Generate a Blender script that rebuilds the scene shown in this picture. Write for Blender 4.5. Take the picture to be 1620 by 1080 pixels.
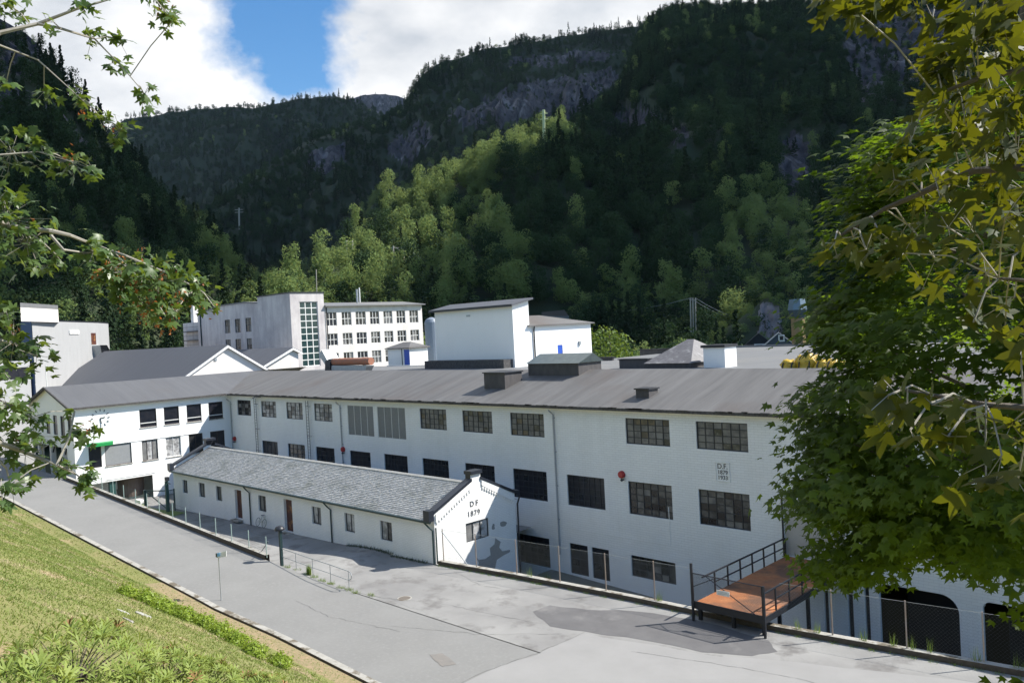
import bpy, math, random
import numpy as np
from mathutils import Vector, Matrix, noise
random.seed(7); rng = np.random.default_rng(7)
SC = bpy.context.scene
for o in list(bpy.data.objects): bpy.data.objects.remove(o)
COL = SC.collection

# ---------------------------------------------------------------- camera
# World: +X runs along the long factory wall, +Y away from the road, Z up.  Camera stands 15 m above the road.
R3 = np.array([[0.7130484, -0.02757048, -0.70057252], [0.69917873, -0.04624489, 0.71344972], [-0.05206805, -0.99854959, -0.01369815]])
FPX = 1295.92; CAM = np.array([0., 0., 15.])
cam = bpy.data.cameras.new('camera'); camo = bpy.data.objects.new('camera', cam); COL.objects.link(camo)
cam.sensor_width = 36; cam.lens = FPX / 1620 * 36; cam.clip_start = 0.2; cam.clip_end = 20000
r = R3
M = Matrix(((r[0][0], -r[0][1], -r[0][2], CAM[0]), (r[1][0], -r[1][1], -r[1][2], CAM[1]), (r[2][0], -r[2][1], -r[2][2], CAM[2]), (0, 0, 0, 1)))
camo.matrix_world = M
SC.camera = camo

# ---------------------------------------------------------------- light
SUN = Vector((0.80, 1.0, 1.25)).normalized()
SUN_ELEV = math.asin(SUN.z); SUN_ROT = math.atan2(SUN.x, SUN.y)
sl = bpy.data.lights.new('sun', 'SUN'); sl.energy = 5.0; sl.angle = math.radians(0.5); sl.color = (1.0, 0.95, 0.87)
so = bpy.data.objects.new('sun', sl); COL.objects.link(so); so.rotation_euler = SUN.to_track_quat('Z', 'Y').to_euler()
SC.view_settings.view_transform = 'Standard'; SC.view_settings.look = 'None'
SC.view_settings.exposure = 0.80; SC.view_settings.gamma = 1.0
try: SC.view_settings.use_curve_mapping = False
except Exception: pass
SC.cycles.max_bounces = 6; SC.cycles.transparent_max_bounces = 12

W = bpy.data.worlds.new('World'); SC.world = W; W.use_nodes = True
nt = W.node_tree; nt.nodes.clear(); N = nt.nodes.new; L = nt.links.new
def wn(t, **k):
    n = N(t)
    for a, b in k.items(): setattr(n, a, b)
    return n
def wmath(op, a, b=None, c=None, clamp=False):
    n = N('ShaderNodeMath'); n.operation = op; n.use_clamp = clamp
    for i, v in enumerate((a, b, c)):
        if v is None: continue
        if isinstance(v, (int, float)): n.inputs[i].default_value = v
        else: L(v, n.inputs[i])
    return n.outputs[0]
sky = wn('ShaderNodeTexSky', sky_type='NISHITA'); sky.sun_disc = False; sky.sun_elevation = SUN_ELEV; sky.sun_rotation = SUN_ROT
sky.air_density = 1.0; sky.dust_density = 0.4; sky.ozone_density = 1.6
tc = N('ShaderNodeTexCoord')
def wnoise(scale, detail, rough, sx=1, sy=1, sz=1, off=0):
    mp = N('ShaderNodeMapping'); mp.inputs['Scale'].default_value = (sx, sy, sz); mp.inputs['Location'].default_value = (off, off * .7, off * .3)
    L(tc.outputs['Generated'], mp.inputs[0])
    n = N('ShaderNodeTexNoise'); n.inputs['Scale'].default_value = scale; n.inputs['Detail'].default_value = detail; n.inputs['Roughness'].default_value = rough
    L(mp.outputs[0], n.inputs['Vector']); return n.outputs['Fac']
def pxdir(px, py):
    d = R3 @ np.array([px - 810, py - 540, FPX]); return d / np.linalg.norm(d)
big = wnoise(5.0, 9, .62, 1, 1, 1.6, 3.1)
fine = wnoise(16.0, 7, .6, 1, 1, 1.3, 1.7)
edge = wmath('ADD', wmath('MULTIPLY', wmath('SUBTRACT', big, .5), .10), wmath('MULTIPLY', wmath('SUBTRACT', fine, .5), .09))
def hole(px, py, rad):
    d = pxdir(px, py); vm = N('ShaderNodeVectorMath'); vm.operation = 'DISTANCE'
    L(tc.outputs['Generated'], vm.inputs[0]); vm.inputs[1].default_value = tuple(d)
    return wmath('SUBTRACT', vm.outputs['Value'], rad)
h = hole(432, 25, .055)
for p in ((470, 85, .052), (490, 112, .022), (445, -60, .07), (400, -190, .12), (395, 60, .022), (1900, -300, .2)):
    h = wmath('MINIMUM', h, hole(*p))
for v, rad in (((0, 0, 1), .55), ((.70, -.71, .35), .75), ((-.6, -.95, .1), .55), ((.95, .3, .3), .7)):
    vm = N('ShaderNodeVectorMath'); vm.operation = 'DISTANCE'; L(tc.outputs['Generated'], vm.inputs[0]); vm.inputs[1].default_value = tuple(Vector(v).normalized()); h = wmath('MINIMUM', h, wmath('SUBTRACT', vm.outputs['Value'], rad))
cov = wmath( 'MULTIPLY_ADD', wmath('ADD', h, edge), 26.0, .5, clamp=True)
# cloud brightness: bright tops, greyer undersides
sh = wnoise(4.0, 6, .55, 1, 1, 2.2, 9.3)
cr = N('ShaderNodeValToRGB'); cr.color_ramp.elements[0].position = .36; cr.color_ramp.elements[0].color = (.60, .64, .70, 1)
cr.color_ramp.elements[1].position = .60; cr.color_ramp.elements[1].color = (1.02, 1.02, 1.02, 1)
L(sh, cr.inputs[0])
hs_ = N('ShaderNodeHueSaturation'); hs_.inputs['Saturation'].default_value = 1.32; hs_.inputs['Value'].default_value = .88; L(sky.outputs[0], hs_.inputs['Color']); bg1 = N('ShaderNodeBackground'); L(hs_.outputs[0], bg1.inputs[0]); bg1.inputs[1].default_value = 0.12
bg2 = N('ShaderNodeBackground'); L(cr.outputs[0], bg2.inputs[0]); bg2.inputs[1].default_value = 0.62
mx = N('ShaderNodeMixShader'); L(cov, mx.inputs[0]); L(bg1.outputs[0], mx.inputs[1]); L(bg2.outputs[0], mx.inputs[2])
# below the horizon the world is plain sky
wo = N('ShaderNodeOutputWorld'); L(mx.outputs[0], wo.inputs[0])

# ---------------------------------------------------------------- pixel -> place helpers (survey of the photo)
def ray(px, py): return R3 @ np.array([px - 810, py - 540, FPX])
def aY(px, py, Y):
    d = ray(px, py); return CAM + d * (Y / d[1])
def aX(px, py, X):
    d = ray(px, py); return CAM + d * (X / d[0])
def aZ(px, py, z):
    d = ray(px, py); return CAM + d * ((z - 15) / d[2])
def aD(px, py, dist):
    d = ray(px, py); d = d / math.hypot(d[0], d[1]); return CAM + d * dist
def proj(P):
    c = (np.asarray(P, float) - CAM) @ R3
    return 810 + FPX * c[..., 0] / c[..., 2], 540 + FPX * c[..., 1] / c[..., 2], c[..., 2]

# ---------------------------------------------------------------- materials
MATS = {}
def mat(name, col, rough=.8, col2=None, scale=3., var=.5, bump=0., bscale=None, metal=0., spec=.5, stretch=(1, 1, 1), detail=6, col3=None, s3=.4, t3=(.5, .62), st3=(1, 1, 1), rand=None, trans=0., transcol=None, coord='Object'):
    if name in MATS: return MATS[name]
    m = bpy.data.materials.new(name); m.use_nodes = True; t = m.node_tree; n = t.nodes; l = t.links
    b = n['Principled BSDF']; b.inputs['Roughness'].default_value = rough; b.inputs['Metallic'].default_value = metal; spec = .25 if 'leaf' in name else spec
    b.inputs['Specular IOR Level'].default_value = spec
    tcn = n.new('ShaderNodeTexCoord')
    def nz(sc, st, dt=detail, rg=.6):
        mp = n.new('ShaderNodeMapping'); mp.inputs['Scale'].default_value = st; l.new(tcn.outputs[coord], mp.inputs[0])
        q = n.new('ShaderNodeTexNoise'); q.inputs['Scale'].default_value = sc; q.inputs['Detail'].default_value = dt; q.inputs['Roughness'].default_value = rg
        l.new(mp.outputs[0], q.inputs['Vector']); return q.outputs['Fac']
    def mixc(f, a, c):
        q = n.new('ShaderNodeMix'); q.data_type = 'RGBA'
        for s, v in ((0, f), (6, a), (7, c)):
            if hasattr(v, 'is_output') or hasattr(v, 'links'): l.new(v, q.inputs[s])
            else: q.inputs[s].default_value = v if s == 0 else (*v[:3], 1)
        return q.outputs[2]
    def ramp(f, a, c):
        q = n.new('ShaderNodeMapRange'); q.inputs[1].default_value = a; q.inputs[2].default_value = c; l.new(f, q.inputs[0]); return q.outputs[0]
    cur = tuple(col)
    if col2 is not None:
        cur = mixc(ramp(nz(scale, stretch), .5 - var * .5, .5 + var * .5), cur, col2)
    if col3 is not None:
        cur = mixc(ramp(nz(s3, st3, 8, .65), *t3), cur, col3)
    if rand is not None:
        oi = n.new('ShaderNodeObjectInfo'); cur = mixc(oi.outputs['Random'], cur, rand)
    if hasattr(cur, 'links'): l.new(cur, b.inputs['Base Color'])
    else: b.inputs['Base Color'].default_value = (*cur, 1)
    if bump:
        bp = n.new('ShaderNodeBump'); bp.inputs['Strength'].default_value = 1.; bp.inputs['Distance'].default_value = bump
        l.new(nz(bscale or scale * 3, stretch), bp.inputs['Height']); l.new(bp.outputs[0], b.inputs['Normal'])
    if trans:
        tr = n.new('ShaderNodeBsdfTranslucent'); ms = n.new('ShaderNodeMixShader'); ms.inputs[0].default_value = trans
        tr.inputs[0].default_value = (*(transcol or col), 1)
        out = n['Material Output']; l.new(b.outputs[0], ms.inputs[1]); l.new(tr.outputs[0], ms.inputs[2]); l.new(ms.outputs[0], out.inputs[0])
    MATS[name] = m; return m

def wallpaint(name, col, stain, brick=(.5, .16), grime=.25):
    m = bpy.data.materials.new(name); m.use_nodes = True; t = m.node_tree; n = t.nodes; l = t.links
    b = n['Principled BSDF']; b.inputs['Roughness'].default_value = .75; b.inputs['Specular IOR Level'].default_value = .25
    g = n.new('ShaderNodeNewGeometry'); sx = n.new('ShaderNodeSeparateXYZ'); l.new(g.outputs['Position'], sx.inputs[0])
    ad = n.new('ShaderNodeMath'); ad.operation = 'ADD'; l.new(sx.outputs[0], ad.inputs[0]); l.new(sx.outputs[1], ad.inputs[1])
    cb = n.new('ShaderNodeCombineXYZ'); l.new(ad.outputs[0], cb.inputs[0]); l.new(sx.outputs[2], cb.inputs[1])
    bt = n.new('ShaderNodeTexBrick'); bt.inputs['Scale'].default_value = 1; bt.inputs['Brick Width'].default_value = brick[0]; bt.inputs['Row Height'].default_value = brick[1]
    bt.inputs['Mortar Size'].default_value = .012; bt.inputs['Mortar Smooth'].default_value = .4
    bt.inputs['Color1'].default_value = (1, 1, 1, 1); bt.inputs['Color2'].default_value = (.93, .93, .93, 1); bt.inputs['Mortar'].default_value = (.72, .72, .72, 1)
    l.new(cb.outputs[0], bt.inputs[0])
    def nz(sc, st, dt=8):
        mp = n.new('ShaderNodeMapping'); mp.inputs['Scale'].default_value = st; l.new(g.outputs['Position'], mp.inputs[0])
        q = n.new('ShaderNodeTexNoise'); q.inputs['Scale'].default_value = sc; q.inputs['Detail'].default_value = dt; q.inputs['Roughness'].default_value = .65; l.new(mp.outputs[0], q.inputs['Vector']); return q.outputs['Fac']
    def mr(f, a, c, d=1.):
        q = n.new('ShaderNodeMapRange'); q.inputs[1].default_value = a; q.inputs[2].default_value = c; q.inputs[4].default_value = d; l.new(f, q.inputs[0]); return q.outputs[0]
    def mx(f, a, c, bl='MIX'):
        q = n.new('ShaderNodeMix'); q.data_type = 'RGBA'; q.blend_type = bl
        for s, v in ((0, f), (6, a), (7, c)):
            if hasattr(v, 'links'): l.new(v, q.inputs[s])
            else: q.inputs[s].default_value = v if s == 0 else (*v[:3], 1)
        return q.outputs[2]
    c = mx(mr(nz(.9, (1, 1, .12)), .45, .75, grime), col, stain)           # run-down streaks
    c = mx(mr(nz(.25, (1, 1, 1)), .42, .7, grime * .9), c, stain)           # broad dirt
    c = mx(mr(nz(2.6, (1, 1, 1.4)), .66, .70, grime * 1.2), c, tuple(s * .75 for s in stain))  # chipped paint
    c = mx(.55, c, bt.outputs[0], 'MULTIPLY')
    l.new(c, b.inputs['Base Color'])
    bp = n.new('ShaderNodeBump'); bp.inputs['Distance'].default_value = .012; bp.inputs['Strength'].default_value = .6
    l.new(bt.outputs['Fac'], bp.inputs['Height']); bp.invert = True; l.new(bp.outputs[0], b.inputs['Normal'])
    MATS[name] = m; return m

M_white = wallpaint('white_painted_brick', (.84, .855, .85), (.56, .57, .55), grime=.17)
M_hutw = wallpaint('white_rendered_brick', (.87, .87, .855), (.60, .60, .56), brick=(.35, .12), grime=.18)
M_office = wallpaint('white_render', (.86, .86, .85), (.66, .66, .64), brick=(40., 30.), grime=.15)
M_conc = wallpaint('weathered_render', (.60, .57, .56), (.30, .27, .29), brick=(40., 40.), grime=.65)
M_cream = wallpaint('cream_render', (.74, .71, .68), (.50, .46, .42), brick=(40., 40.), grime=.4)
M_panel = mat('grey_panel', (.37, .375, .38), .7, (.32, .325, .33), 1.2, .6, stretch=(1, 1, .3))
def roofmat(name, c1, c2, c3, axis, rough=.62, seam=1.05):
    m = bpy.data.materials.new(name); m.use_nodes = True; t = m.node_tree; n = t.nodes; l = t.links
    b = n['Principled BSDF']; b.inputs['Roughness'].default_value = rough; b.inputs['Specular IOR Level'].default_value = .4
    g = n.new('ShaderNodeNewGeometry'); st = (1, .10, .10) if axis == 'X' else (.10, 1, .10)
    def nz(sc, s, dt=8):
        mp = n.new('ShaderNodeMapping'); mp.inputs['Scale'].default_value = s; l.new(g.outputs['Position'], mp.inputs[0])
        q = n.new('ShaderNodeTexNoise'); q.inputs['Scale'].default_value = sc; q.inputs['Detail'].default_value = dt; q.inputs['Roughness'].default_value = .6; l.new(mp.outputs[0], q.inputs['Vector']); return q.outputs['Fac']
    def mr(f, a, c, d=1.):
        q = n.new('ShaderNodeMapRange'); q.inputs[1].default_value = a; q.inputs[2].default_value = c; q.inputs[4].default_value = d; l.new(f, q.inputs[0]); return q.outputs[0]
    def mx(f, a, c):
        q = n.new('ShaderNodeMix'); q.data_type = 'RGBA'
        for s, v in ((0, f), (6, a), (7, c)):
            if hasattr(v, 'links'): l.new(v, q.inputs[s])
            else: q.inputs[s].default_value = v if s == 0 else (*v[:3], 1)
        return q.outputs[2]
    c = mx(mr(nz(1.3, st), .35, .68), c1, c2)
    c = mx(mr(nz(.11, (1, 1, 1)), .50, .66, .8), c, c3)
    c = mx(mr(nz(5., (1, 1, 1)), .55, .7, .35), c, c2)
    sx = n.new('ShaderNodeSeparateXYZ'); l.new(g.outputs['Position'], sx.inputs[0])
    md = n.new('ShaderNodeMath'); md.operation = 'PINGPONG'; md.inputs[1].default_value = seam * .5; l.new(sx.outputs[0 if axis == 'X' else 1], md.inputs[0])
    f = mr(md.outputs[0], .035, .0, .55); c = mx(f, c, tuple(v * .5 for v in c1))
    l.new(c, b.inputs['Base Color'])
    bp = n.new('ShaderNodeBump'); bp.inputs['Distance'].default_value = .01; l.new(md.outputs[0], bp.inputs['Height']); bp.inputs['Strength'].default_value = .15
    l.new(bp.outputs[0], b.inputs['Normal']); MATS[name] = m; return m
M_roof = roofmat('roof_felt', (.150, .148, .146), (.100, .098, .097), (.105, .088, .080), 'X')
M_roofY = roofmat('roof_felt_office', (.110, .113, .120), (.092, .095, .102), (.100, .098, .100), 'Y')
M_roofb = roofmat('roof_felt_blue', (.095, .103, .12), (.08, .086, .10), (.088, .094, .11), 'X', seam=.5)
M_roofflat = roofmat('flat_roof_felt', (.17, .175, .18), (.14, .145, .15), (.20, .195, .185), 'X', seam=2.)
M_rough = mat('old_roof_gravel', (.33, .33, .31), .9, (.22, .22, .21), 2., .5, bump=.05)
M_dark = mat('black_metal', (.012, .015, .022), .45, (.02, .022, .028), 8, .6)
M_tar = mat('tar_edge', (.035, .033, .035), .8, (.10, .095, .09), 6, .35, bump=.01)
M_slate = mat('slate', (.74, .71, .66), .7, (.30, .295, .285), 5., .45, col3=(.30, .30, .26), s3=.6, t3=(.5, .7))
M_frame = mat('dark_window_frame', (.030, .034, .040), .5)
M_framew = mat('white_window_frame', (.70, .70, .68), .5)
M_frameb = mat('brown_window_frame', (.06, .045, .04), .5)
def glass(name, c1, c2, rough=.12, sc=2.2, thr=(.45, .55), c3=None):
    return mat(name, c1, rough, c2, sc, .18, spec=.5, col3=c3, s3=4.2, t3=(.62, .66), detail=3)
G_dark = glass('dark_glass', (.006, .008, .014), (.016, .016, .022), .3)
G_grey = glass('dusty_glass', (.105, .105, .108), (.19, .185, .175), .45, 1.4, c3=(.30, .29, .26))
G_mid = glass('reflecting_glass', (.045, .048, .05), (.11, .11, .105), .25, 1.8, c3=(.20, .20, .19))
G_curt = glass('curtained_glass', (.20, .20, .20), (.50, .50, .50), .35, 2.0)
glass('pane_tan', (.15, .12, .08), (.08, .07, .055), .4); glass('pane_pale', (.20, .20, .195), (.14, .14, .14), .5, 1.5); glass('pane_black', (.012, .014, .018), (.03, .03, .03), .2)
PANES = {'dusty_glass': ['dusty_glass', 'dusty_glass', 'dusty_glass', 'dusty_glass', 'dusty_glass', 'pane_tan', 'reflecting_glass', 'pane_pale'], 'reflecting_glass': ['reflecting_glass', 'reflecting_glass', 'pane_black', 'dusty_glass', 'pane_black'], 'dark_glass': ['dark_glass', 'dark_glass', 'dark_glass', 'pane_black'], 'curtained_glass': ['curtained_glass', 'pane_pale', 'curtained_glass', 'reflecting_glass']}
G_lattice = mat('grey_louvre_panel', (.27, .28, .29), .6, (.22, .23, .24), 4, .6)
M_red = mat('red_enamel', (.36, .02, .02), .4)
M_door = mat('brown_door', (.10, .03, .022), .5, (.05, .018, .015), 3, .5, stretch=(4, 4, .3), col3=(.28, .13, .04), s3=1.3, t3=(.52, .62))
M_blue = mat('blue_door_paint', (.015, .09, .50), .45, (.02, .07, .40), 3, .6)
M_pipe = mat('dark_green_pipe', (.015, .04, .045), .45)
M_pipew = mat('grey_pipe', (.36, .37, .38), .5)
M_rust = mat('rusty_plate', (.36, .11, .035), .75, (.50, .22, .09), 1.1, .5, bump=.004, col3=(.17, .085, .05), s3=.45, t3=(.42, .58))
M_rustp = mat('rusty_pipe', (.44, .13, .055), .8, (.26, .17, .13), 6, .5)
M_galv = mat('galvanised_steel', (.42, .45, .46), .45, (.32, .34, .36), 5, .5, metal=.5)
M_greenp = mat('green_post', (.02, .07, .065), .45)
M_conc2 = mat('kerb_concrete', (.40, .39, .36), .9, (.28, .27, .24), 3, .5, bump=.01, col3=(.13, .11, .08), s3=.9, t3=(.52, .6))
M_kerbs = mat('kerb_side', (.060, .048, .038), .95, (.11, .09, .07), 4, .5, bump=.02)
M_asph = mat('road_asphalt', (.215, .215, .208), .92, (.180, .180, .174), .35, .5, bump=.006, bscale=40, col3=(.225, .224, .218), s3=5, t3=(.5, .7), coord='Generated' if False else 'Object')
M_asph2 = mat('yard_asphalt', (.28, .278, .268), .92, (.19, .188, .184), .22, .35, bump=.008, bscale=30, col3=(.15, .145, .14), s3=.5, t3=(.52, .66))
M_asphl = mat('light_concrete', (.275, .273, .268), .92, (.235, .233, .228), .5, .5, bump=.006, bscale=40)
M_asphd = mat('dark_asphalt_patch', (.095, .093, .096), .92, (.13, .128, .13), .9, .5, bump=.006, bscale=40, col3=(.20, .195, .19), s3=.35, t3=(.55, .75))
M_stain = mat('old_stain', (.15, .148, .14), .9, (.22, .20, .18), 4, .5)
M_grass = mat('lawn_soil', (.15, .165, .045), .95, (.20, .18, .07), .35, .4, bump=.05, bscale=6, col3=(.30, .22, .13), s3=.35, t3=(.56, .68))
M_blade = mat('grass_blade', (.135, .205, .038), .7, (.29, .30, .095), .22, .5, col3=(.46, .37, .23), s3=.45, t3=(.54, .62), trans=.3, transcol=(.25, .34, .05))
M_soil = mat('dry_needles', (.34, .23, .15), .95, (.15, .16, .06), 5, .5, bump=.04, bscale=14)
M_ground = mat('valley_ground', (.07, .09, .035), .95, (.10, .10, .06), .05, .5)
M_court = mat('lower_court', (.16, .16, .15), .95, (.10, .11, .08), .4, .5)
M_bark = mat('maple_bark', (.12, .10, .08), .9, (.07, .06, .05), 6, .5, bump=.02)
M_barkg = mat('pale_twig', (.36, .34, .29), .8, (.22, .20, .17), 8, .5)
def leafmat(name, c1, c2, tcol, trans=.45, rough=.42, sc=1.1):
    return mat(name, c1, rough, c2, sc, .3, trans=trans, transcol=tcol, spec=.5)
M_leafr = leafmat('maple_leaf', (.018, .040, .006), (.036, .064, .009), (.26, .40, .018), .34, .6)
M_leafn = leafmat('near_maple_leaf', (.010, .028, .005), (.035, .046, .010), (.32, .33, .012), .19, .58, 6.)
M_leafl = leafmat('sycamore_leaf', (.045, .090, .030), (.075, .12, .035), (.22, .30, .03), .3, .35)
M_seed = mat('maple_seeds', (.38, .09, .03), .6, (.22, .15, .04), 6, .5, trans=.3, transcol=(.7, .22, .05))
M_rhod = leafmat('rhododendron_leaf', (.17, .24, .05), (.25, .30, .08), (.42, .48, .08), .25, .55, 3.)
M_rhodb = mat('rhododendron_dead_leaf', (.30, .18, .07), .7, (.20, .11, .05), 4, .5)
M_shrub = leafmat('shrub_leaf', (.26, .34, .04), (.14, .22, .03), (.38, .48, .05), .3, .45)
def forestmat(name, c1, c2, tcol):
    m = mat(name, c1, .8, rand=c2, trans=.30 if 'birch' in name else .22, transcol=tcol, spec=.15); return m
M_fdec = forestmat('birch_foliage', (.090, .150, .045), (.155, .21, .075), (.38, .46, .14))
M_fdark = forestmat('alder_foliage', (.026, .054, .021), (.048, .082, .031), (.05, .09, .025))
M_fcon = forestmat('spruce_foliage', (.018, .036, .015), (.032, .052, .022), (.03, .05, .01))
M_rock = mat('cliff_rock', (.115, .10, .105), .9, (.022, .022, .026), .085, .28, bump=6., bscale=.16, stretch=(1, 1, .16), detail=12, col3=(.22, .20, .20), s3=.03, t3=(.58, .66), st3=(1, 1, .2), coord='Object')
M_rockn = mat('pale_rock', (.30, .25, .24), .9, (.14, .12, .12), .12, .5, bump=.8, bscale=.5, stretch=(1, 1, .4), detail=10)

# ---------------------------------------------------------------- object helpers
def tag(o, label=None, cat=None, group=None, kind=None):
    for k, v in (('label', label), ('category', cat), ('group', group), ('kind', kind)):
        if v: o[k] = v
    return o
def thing(name, label, cat, loc=(0, 0, 0), group=None):
    o = bpy.data.objects.new(name, None); COL.objects.link(o); o.location = loc; o.empty_display_size = .3
    return tag(o, label, cat, group)
class MB:
    def __init__(s): s.v = []; s.f = []; s.m = []
    def poly(s, pts, m=0):
        i = len(s.v); s.v += [tuple(map(float, p)) for p in pts]; s.f.append(list(range(i, i + len(pts)))); s.m.append(m); return s
    def box(s, a, b, m=0):
        x0, x1 = sorted((a[0], b[0])); y0, y1 = sorted((a[1], b[1])); z0, z1 = sorted((a[2], b[2])); i = len(s.v)
        s.v += [(x0, y0, z0), (x1, y0, z0), (x1, y1, z0), (x0, y1, z0), (x0, y0, z1), (x1, y0, z1), (x1, y1, z1), (x0, y1, z1)]
        for f in ((3, 2, 1, 0), (4, 5, 6, 7), (0, 1, 5, 4), (1, 2, 6, 5), (2, 3, 7, 6), (3, 0, 4, 7)): s.f.append([i + k for k in f]); s.m.append(m)
        return s
    def prism(s, pts, vec, m=0):     # extrude polygon pts along vec
        n = len(pts); i = len(s.v); v = Vector(vec)
        s.v += [tuple(map(float, p)) for p in pts] + [tuple(Vector(tuple(map(float, p))) + v) for p in pts]
        s.f.append([i + k for k in range(n)][::-1]); s.f.append([i + n + k for k in range(n)]); s.m += [m, m]
        for k in range(n): s.f.append([i + k, i + (k + 1) % n, i + n + (k + 1) % n, i + n + k]); s.m.append(m)
        return s
    def tube(s, pts, rad, seg=6, m=0):
        pts = [Vector(tuple(map(float, p))) for p in pts]
        rads = rad if hasattr(rad, '__len__') else [rad] * len(pts)
        i0 = len(s.v); prev = None
        for k, p in enumerate(pts):
            d = (pts[min(k + 1, len(pts) - 1)] - pts[max(k - 1, 0)]).normalized()
            a = d.orthogonal().normalized() if prev is None else (prev - d * prev.dot(d)).normalized(); prev = a; b = d.cross(a)
            for q in range(seg):
                t = 2 * math.pi * q / seg; s.v.append(tuple(p + (a * math.cos(t) + b * math.sin(t)) * rads[k]))
        for k in range(len(pts) - 1):
            for q in range(seg):
                a0 = i0 + k * seg + q; a1 = i0 + k * seg + (q + 1) % seg
                s.f.append([a0, a1, a1 + seg, a0 + seg]); s.m.append(m)
        s.f.append([i0 + q for q in range(seg)][::-1]); s.f.append([i0 + (len(pts) - 1) * seg + q for q in range(seg)]); s.m += [m, m]
        return s
    def lathe(s, c, prof, seg=16, m=0, axis='Z'):
        i0 = len(s.v); c = Vector(c)
        for (r_, h_) in prof:
            for q in range(seg):
                t = 2 * math.pi * q / seg; x, y = r_ * math.cos(t), r_ * math.sin(t)
                p = {'Z': (x, y, h_), 'Y': (x, h_, y), 'X': (h_, x, y)}[axis]; s.v.append(tuple(c + Vector(p)))
        for k in range(len(prof) - 1):
            for q in range(seg):
                a0 = i0 + k * seg + q; a1 = i0 + k * seg + (q + 1) % seg; s.f.append([a0, a1, a1 + seg, a0 + seg]); s.m.append(m)
        s.f.append([i0 + q for q in range(seg)][::-1]); s.f.append([i0 + (len(prof) - 1) * seg + q for q in range(seg)]); s.m += [m, m]
        return s
    def build(s, name, mats, parent=None, smooth=False, bevel=0):
        me = bpy.data.meshes.new(name); off = Vector((0, 0, 0))
        p = parent
        while p is not None: off += p.location; p = p.parent
        me.from_pydata([tuple(Vector(v) - off) for v in s.v], [], s.f)
        mats = mats if isinstance(mats, (list, tuple)) else [mats]
        for m in mats: me.materials.append(m)
        if len(mats) > 1: me.polygons.foreach_set('material_index', s.m)
        me.validate(); me.update()
        if smooth: me.polygons.foreach_set('use_smooth', [True] * len(me.polygons))
        o = bpy.data.objects.new(name, me); COL.objects.link(o)
        if parent is not None: o.parent = parent
        if bevel:
            bv = o.modifiers.new('bevel', 'BEVEL'); bv.width = bevel; bv.segments = 2
        return o
def struct(o): o['kind'] = 'structure'; return o

def fastmesh(name, V, F, mats, parent=None, midx=None, smooth=False):
    me = bpy.data.meshes.new(name); V = np.asarray(V, dtype=np.float32).copy(); F = np.asarray(F, dtype=np.int32)
    off = Vector((0, 0, 0)); p = parent
    while p is not None: off += p.location; p = p.parent
    V -= np.array(off, dtype=np.float32)
    me.vertices.add(len(V)); me.vertices.foreach_set('co', V.ravel())
    k = F.shape[1]; me.loops.add(F.size); me.loops.foreach_set('vertex_index', F.ravel())
    me.polygons.add(len(F)); me.polygons.foreach_set('loop_start', np.arange(0, F.size, k, dtype=np.int32))
    me.polygons.foreach_set('loop_total', np.full(len(F), k, dtype=np.int32))
    for m in (mats if isinstance(mats, (list, tuple)) else [mats]): me.materials.append(m)
    if midx is not None: me.polygons.foreach_set('material_index', np.asarray(midx, dtype=np.int32))
    if smooth: me.polygons.foreach_set('use_smooth', np.ones(len(F), dtype=bool))
    me.update(calc_edges=True)
    o = bpy.data.objects.new(name, me); COL.objects.link(o)
    if parent is not None: o.parent = parent
    return o

# wall with real openings. axis 'Y': plane Y=c, u=X, outside is -Y; axis 'X': plane X=c, u=Y, outside is +X
def P3(axis, c, u, z, d=0.):   # d = depth into the building
    return (u, c + d, z) if axis == 'Y' else (c - d, u, z)
def wall(mb, axis, c, u0, u1, z0, z1, holes=(), depth=.16, m=0):
    us = sorted(set([u0, u1] + [h for q in holes for h in (q[0], q[1])])); zs = sorted(set([z0, z1] + [h for q in holes for h in (q[2], q[3])]))
    us = [u for u in us if u0 <= u <= u1]; zs = [z for z in zs if z0 <= z <= z1]
    for a, b in zip(us, us[1:]):
        run = None
        for cz, dz in zip(zs, zs[1:]):
            mu, mz = (a + b) / 2, (cz + dz) / 2
            if any(q[0] < mu < q[1] and q[2] < mz < q[3] for q in holes):
                continue
            mb.poly([P3(axis, c, a, cz), P3(axis, c, b, cz), P3(axis, c, b, dz), P3(axis, c, a, dz)], m)
    for (a, b, cz, dz) in [q[:4] for q in holes]:
        for (p, q) in (((a, cz), (b, cz)), ((b, cz), (b, dz)), ((b, dz), (a, dz)), ((a, dz), (a, cz))):
            mb.poly([P3(axis, c, *p), P3(axis, c, *q), P3(axis, c, *q, depth), P3(axis, c, *p, depth)], m)
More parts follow.
